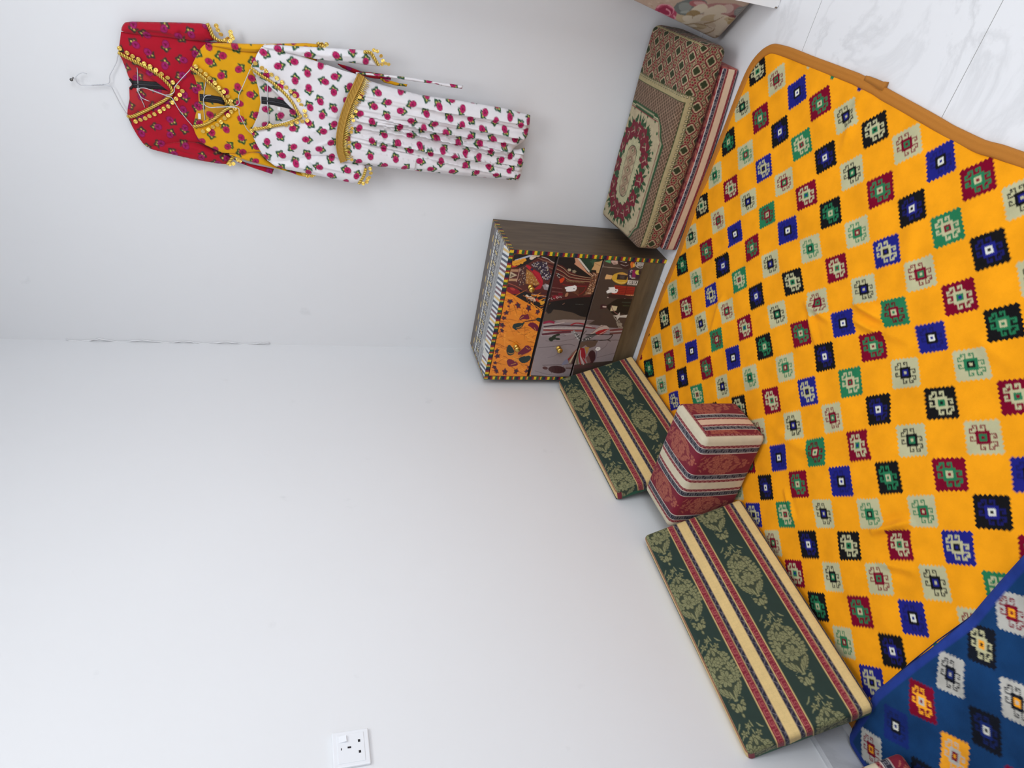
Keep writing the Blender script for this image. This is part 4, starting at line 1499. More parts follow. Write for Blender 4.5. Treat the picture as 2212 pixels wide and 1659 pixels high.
def drawer_art(yf):
    A = Art(lambda p: tuple(px(p, 1, yf)[[0, 2]]), (74, 61, 54))
    rg = np.random.default_rng(21)
    BK = (27, 25, 27)
    # --- upper right: textiles and beadwork on black
    A.zoom(1090, 520, 10.367)
    A.poly([(60, 225), (1240, 300), (890, 1680), (-20, 1130)], BK)
    A.poly([(190, 245), (330, 250), (200, 330)], (70, 62, 54))
    A.poly([(90, 610), (340, 600), (560, 500), (760, 370), (900, 380), (1170, 500), (1060, 900), (1000, 1340), (720, 1230), (380, 1110), (60, 1000)], (88, 42, 38))
    for k in range(9):
        A.line([(740 + k * -8, 385 + k * 26), (900 - k * 6, 450 + k * 30), (1150, 520 + k * 48)], 12, [(150, 112, 92), (40, 22, 24), (120, 50, 46)][k % 3])
    A.line([(830, 360), (960, 400), (1060, 470), (1170, 510)], 14, (196, 186, 176))
    A.poly([(120, 640), (320, 640), (300, 700), (110, 690)], (176, 134, 100)); A.poly([(100, 850), (290, 850), (270, 905), (90, 900)], (186, 146, 108))
    A.poly([(128, 690), (282, 772), (108, 845)], (196, 178, 148)); A.poly([(140, 735), (220, 772), (130, 815)], (120, 100, 82))
    A.line([(345, 610), (300, 800), (262, 925)], 12, (206, 160, 140)); A.line([(80, 950), (240, 1010), (390, 1090)], 14, (170, 90, 66))
    A.poly([(350, 590), (500, 560), (490, 980), (300, 1020)], (78, 46, 44)); A.dots(rg, 60, [(350, 600), (490, 570), (480, 970), (300, 1000)], 9, [(210, 190, 170), (60, 30, 40), (190, 140, 100)])
    A.poly([(490, 630), (640, 730), (820, 960), (700, 1010), (470, 960)], (166, 110, 54)); A.dots(rg, 70, [(500, 640), (640, 740), (800, 950), (690, 1000), (480, 950)], 9, [(214, 168, 84), (120, 70, 40), (230, 200, 150)])
    A.poly([(590, 520), (760, 460), (950, 480), (1010, 700), (1060, 800), (960, 900), (860, 860), (780, 700), (640, 590)], (52, 42, 58))
    A.dots(rg, 110, [(590, 520), (760, 470), (940, 490), (1000, 700), (1050, 800), (960, 890), (860, 840), (780, 690)], 11, [(214, 204, 200), (160, 150, 168), (60, 44, 66), (196, 182, 150)])
    A.poly([(480, 535), (560, 560), (640, 640), (780, 720), (860, 900), (850, 990), (800, 1080), (700, 1100), (660, 1080), (790, 980), (700, 830), (590, 680), (500, 600)], (182, 34, 50))
    A.line([(620, 690), (740, 830), (830, 960)], 10, (130, 20, 36)); A.line([(590, 620), (640, 660)], 60, (48, 36, 60))
    A.poly([(225, 430), (520, 335), (700, 268), (800, 275), (640, 340), (440, 395), (240, 470)], (176, 184, 200))
    for x, y, a, b in ((690, 320, 80, 45), (740, 300, 60, 28), (610, 385, 55, 40), (660, 350, 60, 40), (760, 330, 50, 25)): A.ell(x, y, a, b, (222, 204, 182), -20)
    A.line([(620, 350), (720, 340), (780, 300)], 8, (160, 120, 90))
    for x, y in ((200, 490), (260, 470), (330, 450), (400, 440), (440, 430), (300, 510), (220, 530), (380, 480)): A.ell(x, y, 48, 38, (228, 158, 48), 0, wob=.12)
    A.poly([(150, 550), (250, 570), (330, 540), (250, 590), (160, 600)], (190, 50, 40)); A.line([(220, 520), (330, 480), (430, 430)], 9, (190, 100, 30))
    A.poly([(50, 1020), (230, 1060), (360, 1130), (320, 1200), (120, 1190), (0, 1120)], (138, 26, 36), 1); A.ell(180, 1080, 60, 30, (180, 60, 50), 20)
    A.ell(930, 1040, 85, 60, (150, 142, 144), 40, wob=.15); A.ell(960, 1010, 40, 30, (190, 184, 182), 20)
    for x, y in ((500, 1240), (545, 1275), (590, 1270), (640, 1300), (670, 1330), (610, 1310)): A.ell(x, y, 34, 32, (224, 206, 180), 0, wob=.12)
    A.ell(720, 1320, 36, 30, (190, 60, 40)); A.ell(770, 1350, 40, 28, (206, 90, 40))
    for x, y in ((810, 1370), (850, 1400), (870, 1375), (830, 1410)): A.ell(x, y, 34, 28, (226, 160, 50), 0, wob=.1)
    for k in range(14): A.ell(620 + k * 28, 1195 + k * 5, 9, 9, (206, 196, 196), n=7)
    for k in range(8): A.ell(900 + k * 14, 1330 - k * 2, 9, 12, (196, 188, 186), n=7)
    A.line([(560, 1140), (760, 1170), (1020, 1180)], 30, (70, 34, 40)); A.ell(1190, 338, 18, 16, (214, 220, 226))
    # --- right of the middle drawer
    A.poly([(1245, 305), (2230, 360), (1960, 1500), (1860, 1800), (900, 1700)], BK)
    A.poly([(1170, 520), (1300, 560), (1420, 660), (1640, 770), (1970, 830), (2040, 900), (1920, 1260), (1640, 1270), (1000, 1370), (1090, 900)], (84, 34, 34))
    for k in range(7):
        A.line([(1180 - k * 6, 540 + k * 30), (1320, 620 + k * 30), (1460, 740 + k * 24), (1700, 800 + k * 18), (1960, 840 + k * 14)], 11, [(176, 150, 118), (30, 20, 22), (120, 52, 44)][k % 3])
    for k in range(6): A.line([(1060, 1050 + k * 45), (1250, 1070 + k * 42), (1400, 1120 + k * 30)], 10, [(130, 90, 84), (50, 24, 28)][k % 2])
    A.poly([(1225, 870), (1330, 815), (1345, 860), (1300, 930), (1250, 950)], (206, 66, 30)); A.ell(1205, 765, 40, 50, (30, 26, 30)); A.dots(rg, 10, [(1180, 720), (1240, 740), (1230, 830), (1180, 830)], 9, [(210, 200, 190)])
    A.poly([(1290, 970), (1380, 960), (1850, 1000), (1760, 1240), (1300, 1240)], (80, 42, 34)); A.line([(1300, 980), (1500, 1010), (1840, 1020)], 22, (130, 30, 40)); A.line([(1830, 1040), (1760, 1150), (1640, 1230)], 20, (124, 40, 34))
    for k in range(12): A.line([(1380 + k * 34, 910 + k * 3), (1395 + k * 34, 885 + k * 3), (1410 + k * 34, 930 + k * 3)], 7, (140, 116, 76))
    for k in range(7): A.line([(1500 + k * 20, 1150 + k * 8), (1660, 1110 + k * 22)], 6, (130, 84, 60))
    A.ell(1390, 1210, 55, 30, (170, 120, 90), -60); A.ell(1250, 1200, 60, 30, (120, 24, 40)); A.ell(1140, 1260, 70, 40, (140, 26, 44)); A.dots(rg, 18, [(1000, 1290), (1200, 1230), (1300, 1270), (1000, 1340)], 9, [(204, 196, 190)])
    A.ell(1450, 655, 38, 30, (186, 172, 140), 0, wob=.2); A.ell(1560, 690, 44, 34, (150, 136, 112), 0, wob=.2)
    A.poly([(1640, 345), (2230, 372), (2210, 460), (2060, 500), (1925, 700), (1880, 640)], (30, 60, 46)); A.ell(1990, 470, 60, 60, (48, 84, 62), 0, wob=.4)
    A.poly([(1590, 345), (1650, 355), (1905, 680), (1890, 712), (1840, 660)], (208, 204, 190)); A.poly([(1572, 395), (1600, 350), (1850, 700), (1980, 830), (1560, 520), (1590, 480)], (204, 148, 116))
    A.poly([(1890, 700), (1970, 760), (1950, 775), (1880, 720)], (190, 150, 120))
    A.poly([(1945, 650), (2000, 560), (2010, 480), (2120, 470), (2230, 420), (2210, 600), (2140, 720), (2060, 730), (2050, 660)], (204, 164, 112)); A.line([(2010, 490), (2090, 540), (2160, 570)], 8, (140, 104, 66))
    A.poly([(1970, 700), (2110, 740), (2080, 950), (1960, 1200), (1760, 1230), (1850, 1080), (1930, 900)], (112, 72, 54)); A.dots(rg, 110, [(1970, 710), (2100, 750), (2070, 950), (1960, 1190), (1770, 1220), (1860, 1070), (1930, 900)], 10, [(206, 164, 120), (70, 44, 36), (170, 120, 84), (226, 200, 170)])
    A.poly([(1350, 1045), (1430, 1022), (1535, 1010), (1570, 995), (1612, 1020), (1616, 1080), (1580, 1128), (1480, 1140), (1400, 1140), (1370, 1128), (1385, 1095), (1355, 1080)], (236, 234, 230)); A.ell(1555, 1073, 12, 12, (40, 34, 34))
    A.line([(1590, 1430), (1900, 1440)], 16, (110, 116, 110)); A.line([(1200, 1490), (1350, 1395)], 22, (160, 116, 96), 6)
    # --- orange cloth, upper left
    A.zoom(1040, 620, 7.9)
    A.poly([(418, 66), (1088, 440), (840, 1530), (110, 1510)], (234, 138, 34))
    for k in range(230):
        x, y = rg.uniform(180, 1000), rg.uniform(120, 1470)
        a = rg.uniform(-.6, .6) + (0 if y > 800 else rg.choice([0, 1.1]))
        l = rg.uniform(40, 130)
        A.line([(x, y), (x + l * math.cos(a), y + l * math.sin(a) * .8 + rg.uniform(-20, 20)), (x + 2 * l * math.cos(a), y + 2 * l * math.sin(a))], rg.uniform(9, 20), [(200, 108, 22), (246, 158, 52), (180, 94, 20), (240, 148, 44)][k % 4], 3)
    A.poly([(418, 66), (1088, 440), (1100, 470), (1060, 560), (1020, 700), (1100, 760), (1200, -60)], BK) if False else None
    for k, (x, y, r_) in enumerate([(490, 245, 50), (462, 330, 22), (625, 315, 55), (805, 360, 56), (960, 425, 45), (425, 440, 46), (385, 530, 44), (352, 650, 52), (350, 742, 40), (285, 790, 18), (262, 1095, 46), (272, 1180, 48), (235, 1295, 34), (222, 1372, 42), (255, 1435, 44), (400, 1450, 56), (590, 1440, 48), (772, 1435, 40), (815, 1370, 38), (1055, 505, 30)]):
        A.ell(x, y, r_, r_ * .72, (112, 24, 46), 30 * k, wob=.28, k=5); A.ell(x + 3, y - 4, r_ * .6, r_ * .45, (48, 42, 52), 30 * k + 20, wob=.3, k=4)
    MR, DG, GD = (112, 22, 52), (26, 48, 46), (206, 146, 60)
    A.poly([(645, 530), (690, 470), (750, 480), (790, 445), (830, 540), (790, 560), (720, 545), (650, 570)], MR, 1); A.ell(620, 665, 95, 50, DG, -15); A.poly([(530, 660), (560, 620), (700, 620), (740, 570), (730, 640), (640, 700), (590, 745), (540, 700)], DG, 1)
    A.poly([(780, 650), (850, 590), (960, 640), (990, 740), (930, 760), (850, 690)], MR, 1); A.ell(990, 560, 60, 34, DG, 20); A.line([(740, 590), (850, 570), (940, 560)], 16, (60, 30, 44))
    A.poly([(420, 1110), (440, 1010), (480, 975), (550, 1060), (570, 1140), (470, 1180)], DG, 1); A.poly([(610, 1130), (700, 1060), (770, 980), (860, 1040), (840, 1100), (700, 1160), (640, 1170)], MR, 1)
    A.poly([(430, 1250), (480, 1220), (600, 1280), (640, 1330), (480, 1370), (440, 1320)], MR, 1); A.poly([(630, 1210), (780, 1160), (860, 1190), (810, 1270), (710, 1310), (640, 1260)], DG, 1)
    for P in ([(450, 1120), (500, 1140), (560, 1120)], [(590, 700), (640, 690), (690, 660)], [(760, 1030), (800, 1060), (830, 1050)], [(520, 1180), (590, 1220), (560, 1270), (640, 1230)], [(600, 1100), (610, 1160), (680, 1150)], [(660, 540), (720, 500)], [(900, 690), (930, 740)], [(500, 1330), (590, 1300)], [(740, 1180), (860, 1160), (880, 1200)]):
        A.line(P, 9, GD)
    # --- left of the middle and bottom drawers
    A.zoom(1150, 660, 9.218)
    A.poly([(180, 300), (290, 90), (420, 70), (700, 110), (900, 170), (1090, 240), (1050, 440), (180, 420)], (92, 77, 65))
    A.poly([(1165, -20), (2000, -60), (1800, 470), (1040, 440)], (74, 60, 54))
    A.poly([(300, -20), (1170, -20), (1085, 235), (960, 215), (820, 145), (600, 100), (420, 78), (370, 150), (310, 165), (270, 100)], BK, 0)
    A.poly([(210, 320), (400, 335), (520, 300), (610, 278), (1240, 290), (1110, 375), (1330, 400), (1540, 440), (1820, 450), (1760, 700), (1610, 1100), (1240, 1130), (840, 1180), (780, 1450), (-40, 1380), (60, 900)], (148, 136, 138))
    A.poly([(1100, 295), (1245, 290), (1120, 370), (1050, 380)], (116, 100, 96)); A.poly([(420, 300), (620, 280), (1080, 290), (1060, 350), (560, 330)], (162, 146, 140))
    for P, w_, c_ in (([(215, 350), (340, 320), (440, 345)], 44, (150, 40, 70)), ([(225, 425), (500, 390), (800, 400), (1040, 410)], 24, (70, 44, 52)), ([(215, 385), (450, 370), (640, 330)], 16, (196, 182, 174)), ([(760, 390), (880, 350), (1060, 375)], 26, (158, 40, 52)),
                      ([(220, 455), (600, 450), (1030, 450)], 20, (206, 196, 188)), ([(215, 490), (600, 495), (1030, 505)], 30, (146, 62, 60)), ([(205, 530), (500, 530), (780, 520)], 20, (190, 176, 170)), ([(190, 580), (440, 545), (770, 520)], 44, (96, 44, 56)),
                      ([(1040, 430), (1200, 450), (1260, 450)], 26, (130, 52, 58)), ([(1050, 400), (1180, 420)], 16, (196, 180, 170)), ([(170, 600), (500, 590), (800, 560)], 14, (176, 166, 166)), ([(1540, 500), (1700, 480), (1800, 470)], 40, (120, 64, 66)), ([(1540, 560), (1780, 540)], 34, (104, 62, 60)), ([(1540, 520), (1790, 515)], 10, (190, 176, 170)),
                      ([(120, 840), (450, 810), (720, 770), (850, 800)], 12, (112, 100, 104)), ([(260, 700), (500, 720), (850, 660)], 10, (124, 112, 114)), ([(1330, 700), (1500, 690), (1740, 690)], 12, (104, 92, 94)), ([(1280, 1040), (1500, 980), (1680, 940)], 10, (120, 106, 108)), ([(1300, 920), (1450, 820), (1500, 740)], 12, (126, 112, 114)), ([(200, 1190), (500, 1180), (820, 1180)], 12, (110, 96, 100)), ([(50, 1300), (300, 1370), (600, 1400)], 10, (116, 104, 108)), ([(300, 1040), (450, 1000), (560, 900)], 14, (134, 122, 126))):
        A.line(P, w_, c_)
    A.poly([(1150, 560), (1260, 470), (1370, 390), (1480, 400), (1535, 450), (1510, 490), (1330, 600)], (190, 172, 162)); A.poly([(1200, 570), (1320, 500), (1430, 470), (1530, 465), (1440, 545), (1340, 590)], (166, 34, 40)); A.line([(1180, 545), (1300, 450), (1420, 400)], 12, (130, 100, 92)); A.line([(1300, 590), (1420, 530), (1500, 480)], 10, (206, 190, 176))
    for x, y, a, b, an in ((375, 670, 50, 42, 0), (430, 620, 50, 30, -30), (500, 585, 55, 22, -15), (500, 665, 55, 22, 5), (420, 650, 50, 34, 0)): A.ell(x, y, a, b, (38, 50, 38), an)
    A.line([(520, 600), (620, 580), (660, 600), (600, 610)], 8, (110, 104, 104))
    A.poly([(770, 530), (830, 490), (900, 560), (980, 640), (940, 715), (880, 650)], (150, 148, 148)); A.dots(rg, 26, [(780, 530), (830, 500), (970, 640), (930, 700)], 13, [(40, 36, 38), (206, 204, 200), (60, 56, 58)])
    A.poly([(960, 700), (1100, 600), (1250, 540), (1280, 580), (1120, 690), (980, 760)], (96, 92, 92)); A.dots(rg, 20, [(980, 700), (1240, 560), (1120, 680)], 11, [(210, 206, 200), (40, 34, 36)])
    A.line([(1060, 580), (1300, 578), (1600, 580)], 16, (36, 26, 26)); A.line([(1600, 580), (1560, 640), (1480, 685), (1280, 690), (1080, 688)], 16, (36, 26, 26)); A.line([(1480, 680), (1560, 712)], 14, (44, 32, 30)); A.line([(990, 600), (1040, 540), (1080, 500)], 12, (66, 50, 46))
    A.poly([(930, 740), (1100, 700), (1310, 700), (1250, 810), (1130, 850), (1060, 790), (930, 880)], (98, 78, 66)); A.poly([(690, 1080), (790, 940), (890, 860), (880, 1160), (740, 1165)], (126, 104, 92))
    for k, (x, y) in enumerate(((700, 1090), (740, 1140), (790, 1165), (840, 1170), (900, 1175), (960, 1180), (1020, 1180), (1060, 1150))):
        A.line([(920 + k * 10, 850), ((900 + x) / 2, 1000), (x, y)], 30, [(150, 28, 40), (196, 180, 150), (52, 34, 40), (206, 190, 176), (110, 110, 84), (150, 28, 40), (196, 176, 176), (156, 34, 44)][k], 26)
    A.poly([(955, 840), (1035, 850), (1062, 980), (1050, 1080), (985, 1000)], (150, 28, 44)); A.poly([(1040, 820), (1135, 830), (1080, 985)], (176, 136, 72)); A.ell(1180, 1020, 78, 132, (66, 34, 38), 8); A.poly([(1060, 1040), (1120, 990), (1170, 1130), (1100, 1150)], (120, 84, 80)); A.line([(1100, 920), (1180, 880), (1250, 890)], 7, (130, 110, 104)); A.line([(1250, 830), (1280, 960), (1240, 1120)], 12, (110, 100, 118))
    A.poly([(570, 1190), (640, 1090), (700, 1050), (720, 1150), (640, 1180)], (128, 128, 148), 1); A.poly([(830, 1190), (1210, 1180), (1160, 1240), (830, 1260)], (84, 58, 58))
    A.ell(490, 1275, 175, 76, (70, 40, 42), 4); A.ell(255, 1245, 54, 30, (88, 52, 52), 10)
    for k in range(5): A.line([(380 + k * 60, 1210), (400 + k * 60, 1280), (380 + k * 60, 1345)], 8, (52, 28, 32))
    A.line([(660, 1240), (820, 1250)], 50, (130, 112, 110)); A.line([(660, 1250), (820, 1260)], 12, (84, 60, 60)); A.ell(1305, 863, 52, 38, (236, 234, 230), -15, wob=.05); A.ell(1305, 858, 9, 9, (120, 120, 120))
    A.poly([(1600, 205), (1690, 190), (1735, 128), (1728, 205), (1895, 178), (1885, 242), (1720, 235), (1690, 295), (1670, 225)], (204, 198, 186)); A.line([(1600, 60), (1640, 120), (1700, 190)], 14, (188, 176, 164)); A.line([(1620, 220), (1680, 300), (1700, 340)], 12, (170, 164, 152))
    for k in range(12): A.ell(1735 + 55 * math.cos(k * .9) * (k % 3 + 1) / 3, 370 + 62 * math.sin(k * .9) * (k % 3 + 1) / 3, 22, 16, (152, 142, 128), k * 40)
    A.ell(1760, 440, 50, 22, (140, 128, 116))
    # --- right of the bottom drawer
    A.zoom(1280, 520, 9.217)
    A.poly([(225, 325), (1075, 370), (760, 1300), (690, 1480), (-60, 1400), (0, 1100)], (72, 60, 54))
    A.poly([(240, 408), (362, 368), (358, 452)], (88, 160, 112)); A.ell(440, 420, 68, 54, (200, 172, 160), 20, wob=.1); A.ell(445, 450, 40, 22, (170, 140, 126), 20)
    A.poly([(500, 350), (770, 365), (750, 580), (600, 560), (520, 470)], (54, 34, 37), 1)
    for P in ([(540, 370), (620, 390), (700, 360)], [(540, 400), (600, 420), (670, 432)], [(560, 470), (650, 500), (720, 480)]): A.line(P, 9, (196, 184, 178), 4)
    A.ell(665, 432, 16, 9, (226, 222, 214)); A.ell(790, 470, 36, 74, (214, 116, 50), 8, wob=.1); A.ell(825, 490, 20, 40, (226, 176, 80), 8); A.ell(810, 420, 26, 24, (170, 60, 36))
    A.ell(950, 466, 104, 84, (206, 200, 188), 0); A.ell(950, 466, 92, 72, (56, 46, 44), 0)
    for k in range(11):
        x = 880 + k * 14
        A.line([(x, 410 + (k % 3) * 12), (x + 16, 450), (x - 4, 490), (x + 14, 520 - (k % 4) * 6)], 8, (210, 204, 194))
    A.line([(180, 545), (215, 478)], 12, (190, 186, 190)); A.line([(200, 520), (400, 535), (590, 552)], 12, (158, 140, 126))
    A.poly([(375, 735), (400, 690), (460, 650), (580, 624), (670, 650), (705, 700), (700, 800), (650, 860), (560, 872), (460, 835), (400, 790)], (212, 168, 58), 1); A.poly([(540, 640), (690, 660), (700, 690), (480, 680)], (196, 150, 84)); A.line([(440, 790), (540, 840), (650, 830)], 14, (236, 206, 110))
    A.poly([(246, 740), (280, 668), (320, 678), (395, 690), (372, 770), (300, 765), (250, 768)], (226, 180, 122)); A.poly([(500, 668), (706, 690), (676, 782), (480, 770)], (48, 40, 40)); A.poly([(550, 690), (640, 700), (630, 760), (545, 750)], (76, 68, 66))
    A.poly([(710, 590), (790, 570), (775, 770), (695, 775)], (46, 36, 62)); A.dots(rg, 18, [(735, 590), (790, 580), (770, 740), (735, 740)], 8, [(214, 208, 210)])
    A.poly([(795, 580), (890, 590), (850, 735), (785, 720)], (138, 30, 92)); A.line([(770, 745), (850, 745)], 18, (206, 196, 190)); A.ell(905, 632, 58, 46, (214, 206, 82), 0); A.ell(940, 630, 26, 44, (46, 36, 40)); A.poly([(860, 680), (950, 690), (930, 760), (850, 750)], (58, 40, 60))
    A.poly([(705, 785), (918, 795), (890, 890), (688, 872)], (222, 216, 206))
    for k in range(8): A.line([(725 + k * 24, 795), (735 + k * 24 + (k % 3) * 8, 830), (715 + k * 24, 872)], 9, (40, 32, 34))
    A.poly([(440, 885), (850, 920), (810, 1095), (380, 1060)], (158, 44, 34))
    for k in range(4): A.line([(450 - k * 12, 930 + k * 32), (640, 948 + k * 34), (830 - k * 8, 960 + k * 34)], 9, (110, 26, 28))
    A.line([(690, 890), (640, 1080)], 14, (110, 28, 28))
    for k in range(5): A.ell(670 + k * 34, 1085, 14, 10, (232, 170, 120))
    A.poly([(370, 1060), (800, 1100), (770, 1165), (290, 1140), (320, 1080)], (58, 34, 36), 1); A.ell(305, 1130, 14, 10, (200, 180, 170)); A.ell(640, 1157, 30, 8, (206, 200, 190))
    A.poly([(268, 1012), (300, 985), (345, 960), (315, 945), (325, 930), (440, 922), (455, 965), (500, 962), (508, 1000), (475, 1040), (430, 1048), (395, 1042), (370, 1030), (285, 1052), (300, 1035), (272, 1040), (290, 1020)], (240, 238, 234)); A.ell(463, 994, 11, 12, (34, 30, 30))
    A.poly([(280, 1285), (330, 1262), (400, 1210), (490, 1160), (620, 1150), (790, 1160), (750, 1300), (690, 1480), (600, 1450), (480, 1490), (390, 1450), (290, 1340)], (25, 23, 23)); A.line([(580, 1225), (760, 1232)], 24, (52, 60, 52)); A.line([(600, 1290), (740, 1295)], 22, (50, 62, 42)); A.poly([(150, 1360), (160, 1280), (190, 1265), (300, 1285), (280, 1345)], (60, 28, 36)); A.line([(200, 1312), (275, 1318)], 26, (206, 186, 176))
    A.poly([(390, 1290), (495, 1308), (470, 1392), (352, 1402), (365, 1330)], (212, 198, 158)); A.line([(370, 1290), (400, 1370), (440, 1420), (510, 1470)], 14, (140, 96, 92))
    A.poly([(400, 1495), (500, 1478), (545, 1420), (540, 1500), (700, 1472), (690, 1525), (540, 1520), (495, 1570), (470, 1510)], (206, 200, 188))
    return A


def top_art(W, D):
    def f(x, y):
        fr = y / D
        c = np.tile(lin((92, 82, 76)), (len(x), 1))
        # little yellow darts
        t = ((x / .062) % 1)
        k = (np.abs(fr - .165) < .05 * t) & (t > .55)
        c[k & (np.abs(fr - .165) < .018)] = lin((206, 174, 96))
        c[(fr > .205) & (fr < .222)] = lin((150, 152, 160))
        # dashes
        k = (fr > .255) & (fr < .71)
        c[k] = lin((66, 64, 70))
        grp = np.floor(x / .0935).astype(int)
        k = (fr > .27) & (fr < .335) & (((x / .0156) % 1) < .8)
        c[k] = lin((214, 216, 214))
        k &= ((x / .0935) % 1) > .68
        c[k] = lin((218, 204, 160))
        # diamonds
        u = (x / .047) % 1 - .5
        v = (fr - .435) / .16
        d = np.abs(u) + np.abs(v)
        c[(d < .5) & (fr > .36) & (fr < .52)] = lin((206, 206, 202))
        c[(d < .40)] = lin((70, 68, 74))
        c[(d < .24)] = lin((198, 196, 190))
        c[(d < .12)] = lin((60, 58, 64))
        k = (np.abs(u) > .42) & (fr > .37) & (fr < .5)
        c[k] = lin((204, 180, 110))
        # fine fretwork
        k = (fr > .525) & (fr < .615) & (np.sin(x * 1150 + 40 * fr) * np.sin(fr * 190) > 0)
        c[k] = lin((214, 214, 210))
        for a in (.635, .665, .69):
            c[(fr > a) & (fr < a + .012)] = lin((216, 218, 218))
        # slanted stripes
        k = fr > .715
        s = x - fr * .075
        n_ = np.floor(s / .0105).astype(int)
        g = n_ % 10
        pal = np.array([lin((226, 228, 226)), lin((112, 72, 82)), lin((226, 228, 226)), lin((112, 72, 82)), lin((226, 228, 226)), lin((66, 74, 92)), lin((226, 228, 226)), lin((66, 74, 92)), lin((226, 228, 226)), lin((222, 186, 110))])
        c[k] = pal[g[k]]
        # a strip where the print has been patched with plain paper
        c[k & (x > .088) & (x < .118)] = lin((214, 212, 202))
        c[(fr > .62) & (x > .105) & (x < .14) & (fr < .74)] = lin((206, 204, 196))
        return c
    return f


def knob(parent, x, z, yf):
    prof = [(0.0, 0), (.0105, 0), (.0115, .0018), (.0085, .0045), (.0052, .006), (.0046, .010), (.0072, .0135), (.0112, .017), (.0128, .021), (.0118, .0255), (.0085, .0285), (.004, .030), (0, .0303)]
    V, Fc = lathe(prof, 22)
    V = np.stack([x + V[:, 0], yf - V[:, 2], z + V[:, 1]], 1)
    o = mesh('knob', V, Fc, M_BRASS, parent)
    return o


def build_chest():
    x0, x1, yb, yf, Hh = .0349, .6440, -.0135, -.2963, .6783
    t = .0165
    r = tag(empty('drawer_chest', ((x0 + x1) / 2, (yb + yf) / 2, 0)), 'small brown chest of three picture covered drawers with painted striped edges in the corner', 'chest of drawers')
    mesh('side_panel', *box(x0, x0 + t, yf + .001, yb, 0, Hh - .0165), M_WOODV, r, smooth=False)
    mesh('side_panel', *box(x1 - t, x1, yf + .001, yb, 0, Hh - .0165), M_WOODV, r, smooth=False)
    mesh('back_panel', *box(x0 + t, x1 - t, yb - .004, yb, 0.02, Hh - .0165), M_WOODV, r, smooth=False)
    f = top_art(x1 - x0, yb - yf)
    V, Fc, Cc = plate(x0, x1, yf + .001, yb, Hh - .0165, Hh, .0016, lambda a, b: np.where(((a < x0 + .012) | (a > x1 - .012))[:, None], edge_pattern(b, a) * .55 + .45 * lin((86, 74, 66)), f(a - x0, yb - b)), 'z+')
    mesh('top_panel', V, Fc, M_POSTER, r, Cc, smooth=False)
    for xa in (x0, x1 - t):
        V, Fc, Cc = plate(xa, xa + t, yf, yf + .0015, 0, Hh - .0165, .0016, lambda a, b: edge_pattern(b, a), 'y-')
        tag(mesh('edge_stripe', V, Fc, M_TAPE, r, Cc, smooth=False), 'red, yellow, green and navy striped edge')
    V, Fc, Cc = plate(x0, x1, yf, yf + .0015, Hh - .0165, Hh, .0016, lambda a, b: edge_pattern(a, b), 'y-')
    tag(mesh('edge_stripe', V, Fc, M_TAPE, r, Cc, smooth=False), 'red, yellow, green and navy striped edge')
    # yellow hooks of paint down the outer side of the top's right edge
    V, Fc, Cc = plate(x1 - .001, x1 + .0004, yf + .001, yb, Hh - .0165, Hh, .0016, lambda a, b: edge_pattern(a + .01, b) * .6 + .4 * lin((86, 74, 66)), 'x+')
    mesh('edge_stripe', V, Fc, M_TAPE, r, Cc, smooth=False)
    mesh('plinth', *box(x0 + t, x1 - t, yf + .004, yf + .02, 0.004, .099), M_WOODH, r, smooth=False)
    mesh('inner_frame', *join([box(x0 + t, x1 - t, yf + .03, yf + .05, .099, Hh - .018), box(x0 + t, x1 - t, yf + .012, yf + .03, .277, .286), box(x0 + t, x1 - t, yf + .012, yf + .03, .473, .486)]), plain('dark_gap', (24, 20, 20), .9), r, smooth=False)
    A = drawer_art(yf)
    xa, xb = x0 + t + .002, x1 - t - .002
    P3 = [[(1148, 624), (1117, 753)], [(1208.5, 756)], []]
    labs = ['drawer front with orange cloth and beadwork pictures', 'drawer front with grey drapery and textile pictures', 'drawer front with bottles and white bird pictures']
    for q, (za, zb) in enumerate(((.4872, Hh - .0195), (.2865, .4745), (.100, .2785))):
        V, Fc, Cc = plate(xa, xb, yf, yf + .014, za, zb, .00155, A, 'y-')
        d = tag(mesh('drawer', V, Fc, M_POSTER, r, Cc, smooth=False), labs[q])
        if q == 1:
            # the lip of the drawer catches the light along its top
            pass
        for p in P3[q]:
            X = px(p, 1, yf - .016)
            k = knob(d, X[0], X[2], yf)


build_chest()

# ------------------------------------------------------------------ the three dresses on their wire hangers
Z1 = lambda *p: Z(130, 20, 4.148, *p)
Z2 = lambda *p: Z(540, 60, 3.456, *p)


def xz(pts, d):
    """photo points -> (x, z) on the vertical plane d metres in front of the wall"""
    return np.array([px(p, 1, -d)[[0, 2]] for p in pts])


def sheet(P, step=.0026):
    """filled outline as a fine quad mesh whose rim follows the outline exactly"""
    lo, hi = P.min(0) - step, P.max(0) + step
    ux, uz = np.arange(lo[0], hi[0] + step, step), np.arange(lo[1], hi[1] + step, step)
    X, Zc = np.meshgrid(ux, uz, indexing='ij')
    x, z = X.ravel(), Zc.ravel()
    Fq = grid_faces(len(ux), len(uz))
    cx_, cz_ = x[Fq].mean(1), z[Fq].mean(1)
    Fq = Fq[inpoly(cx_, cz_, P)]
    used = np.unique(Fq)
    remap = -np.ones(len(x), int)
    remap[used] = np.arange(len(used))
    Fq = remap[Fq]
    x, z = x[used], z[used]
    cnt = np.bincount(Fq.ravel(), minlength=len(x))
    d, qx, qz = nearest_on(P, x, z)
    rim = (cnt < 4) & (d < 1.3 * step)
    x, z = np.where(rim, qx, x), np.where(rim, qz, z)
    d = np.where(rim, 0, d)
    return x, z, Fq, d


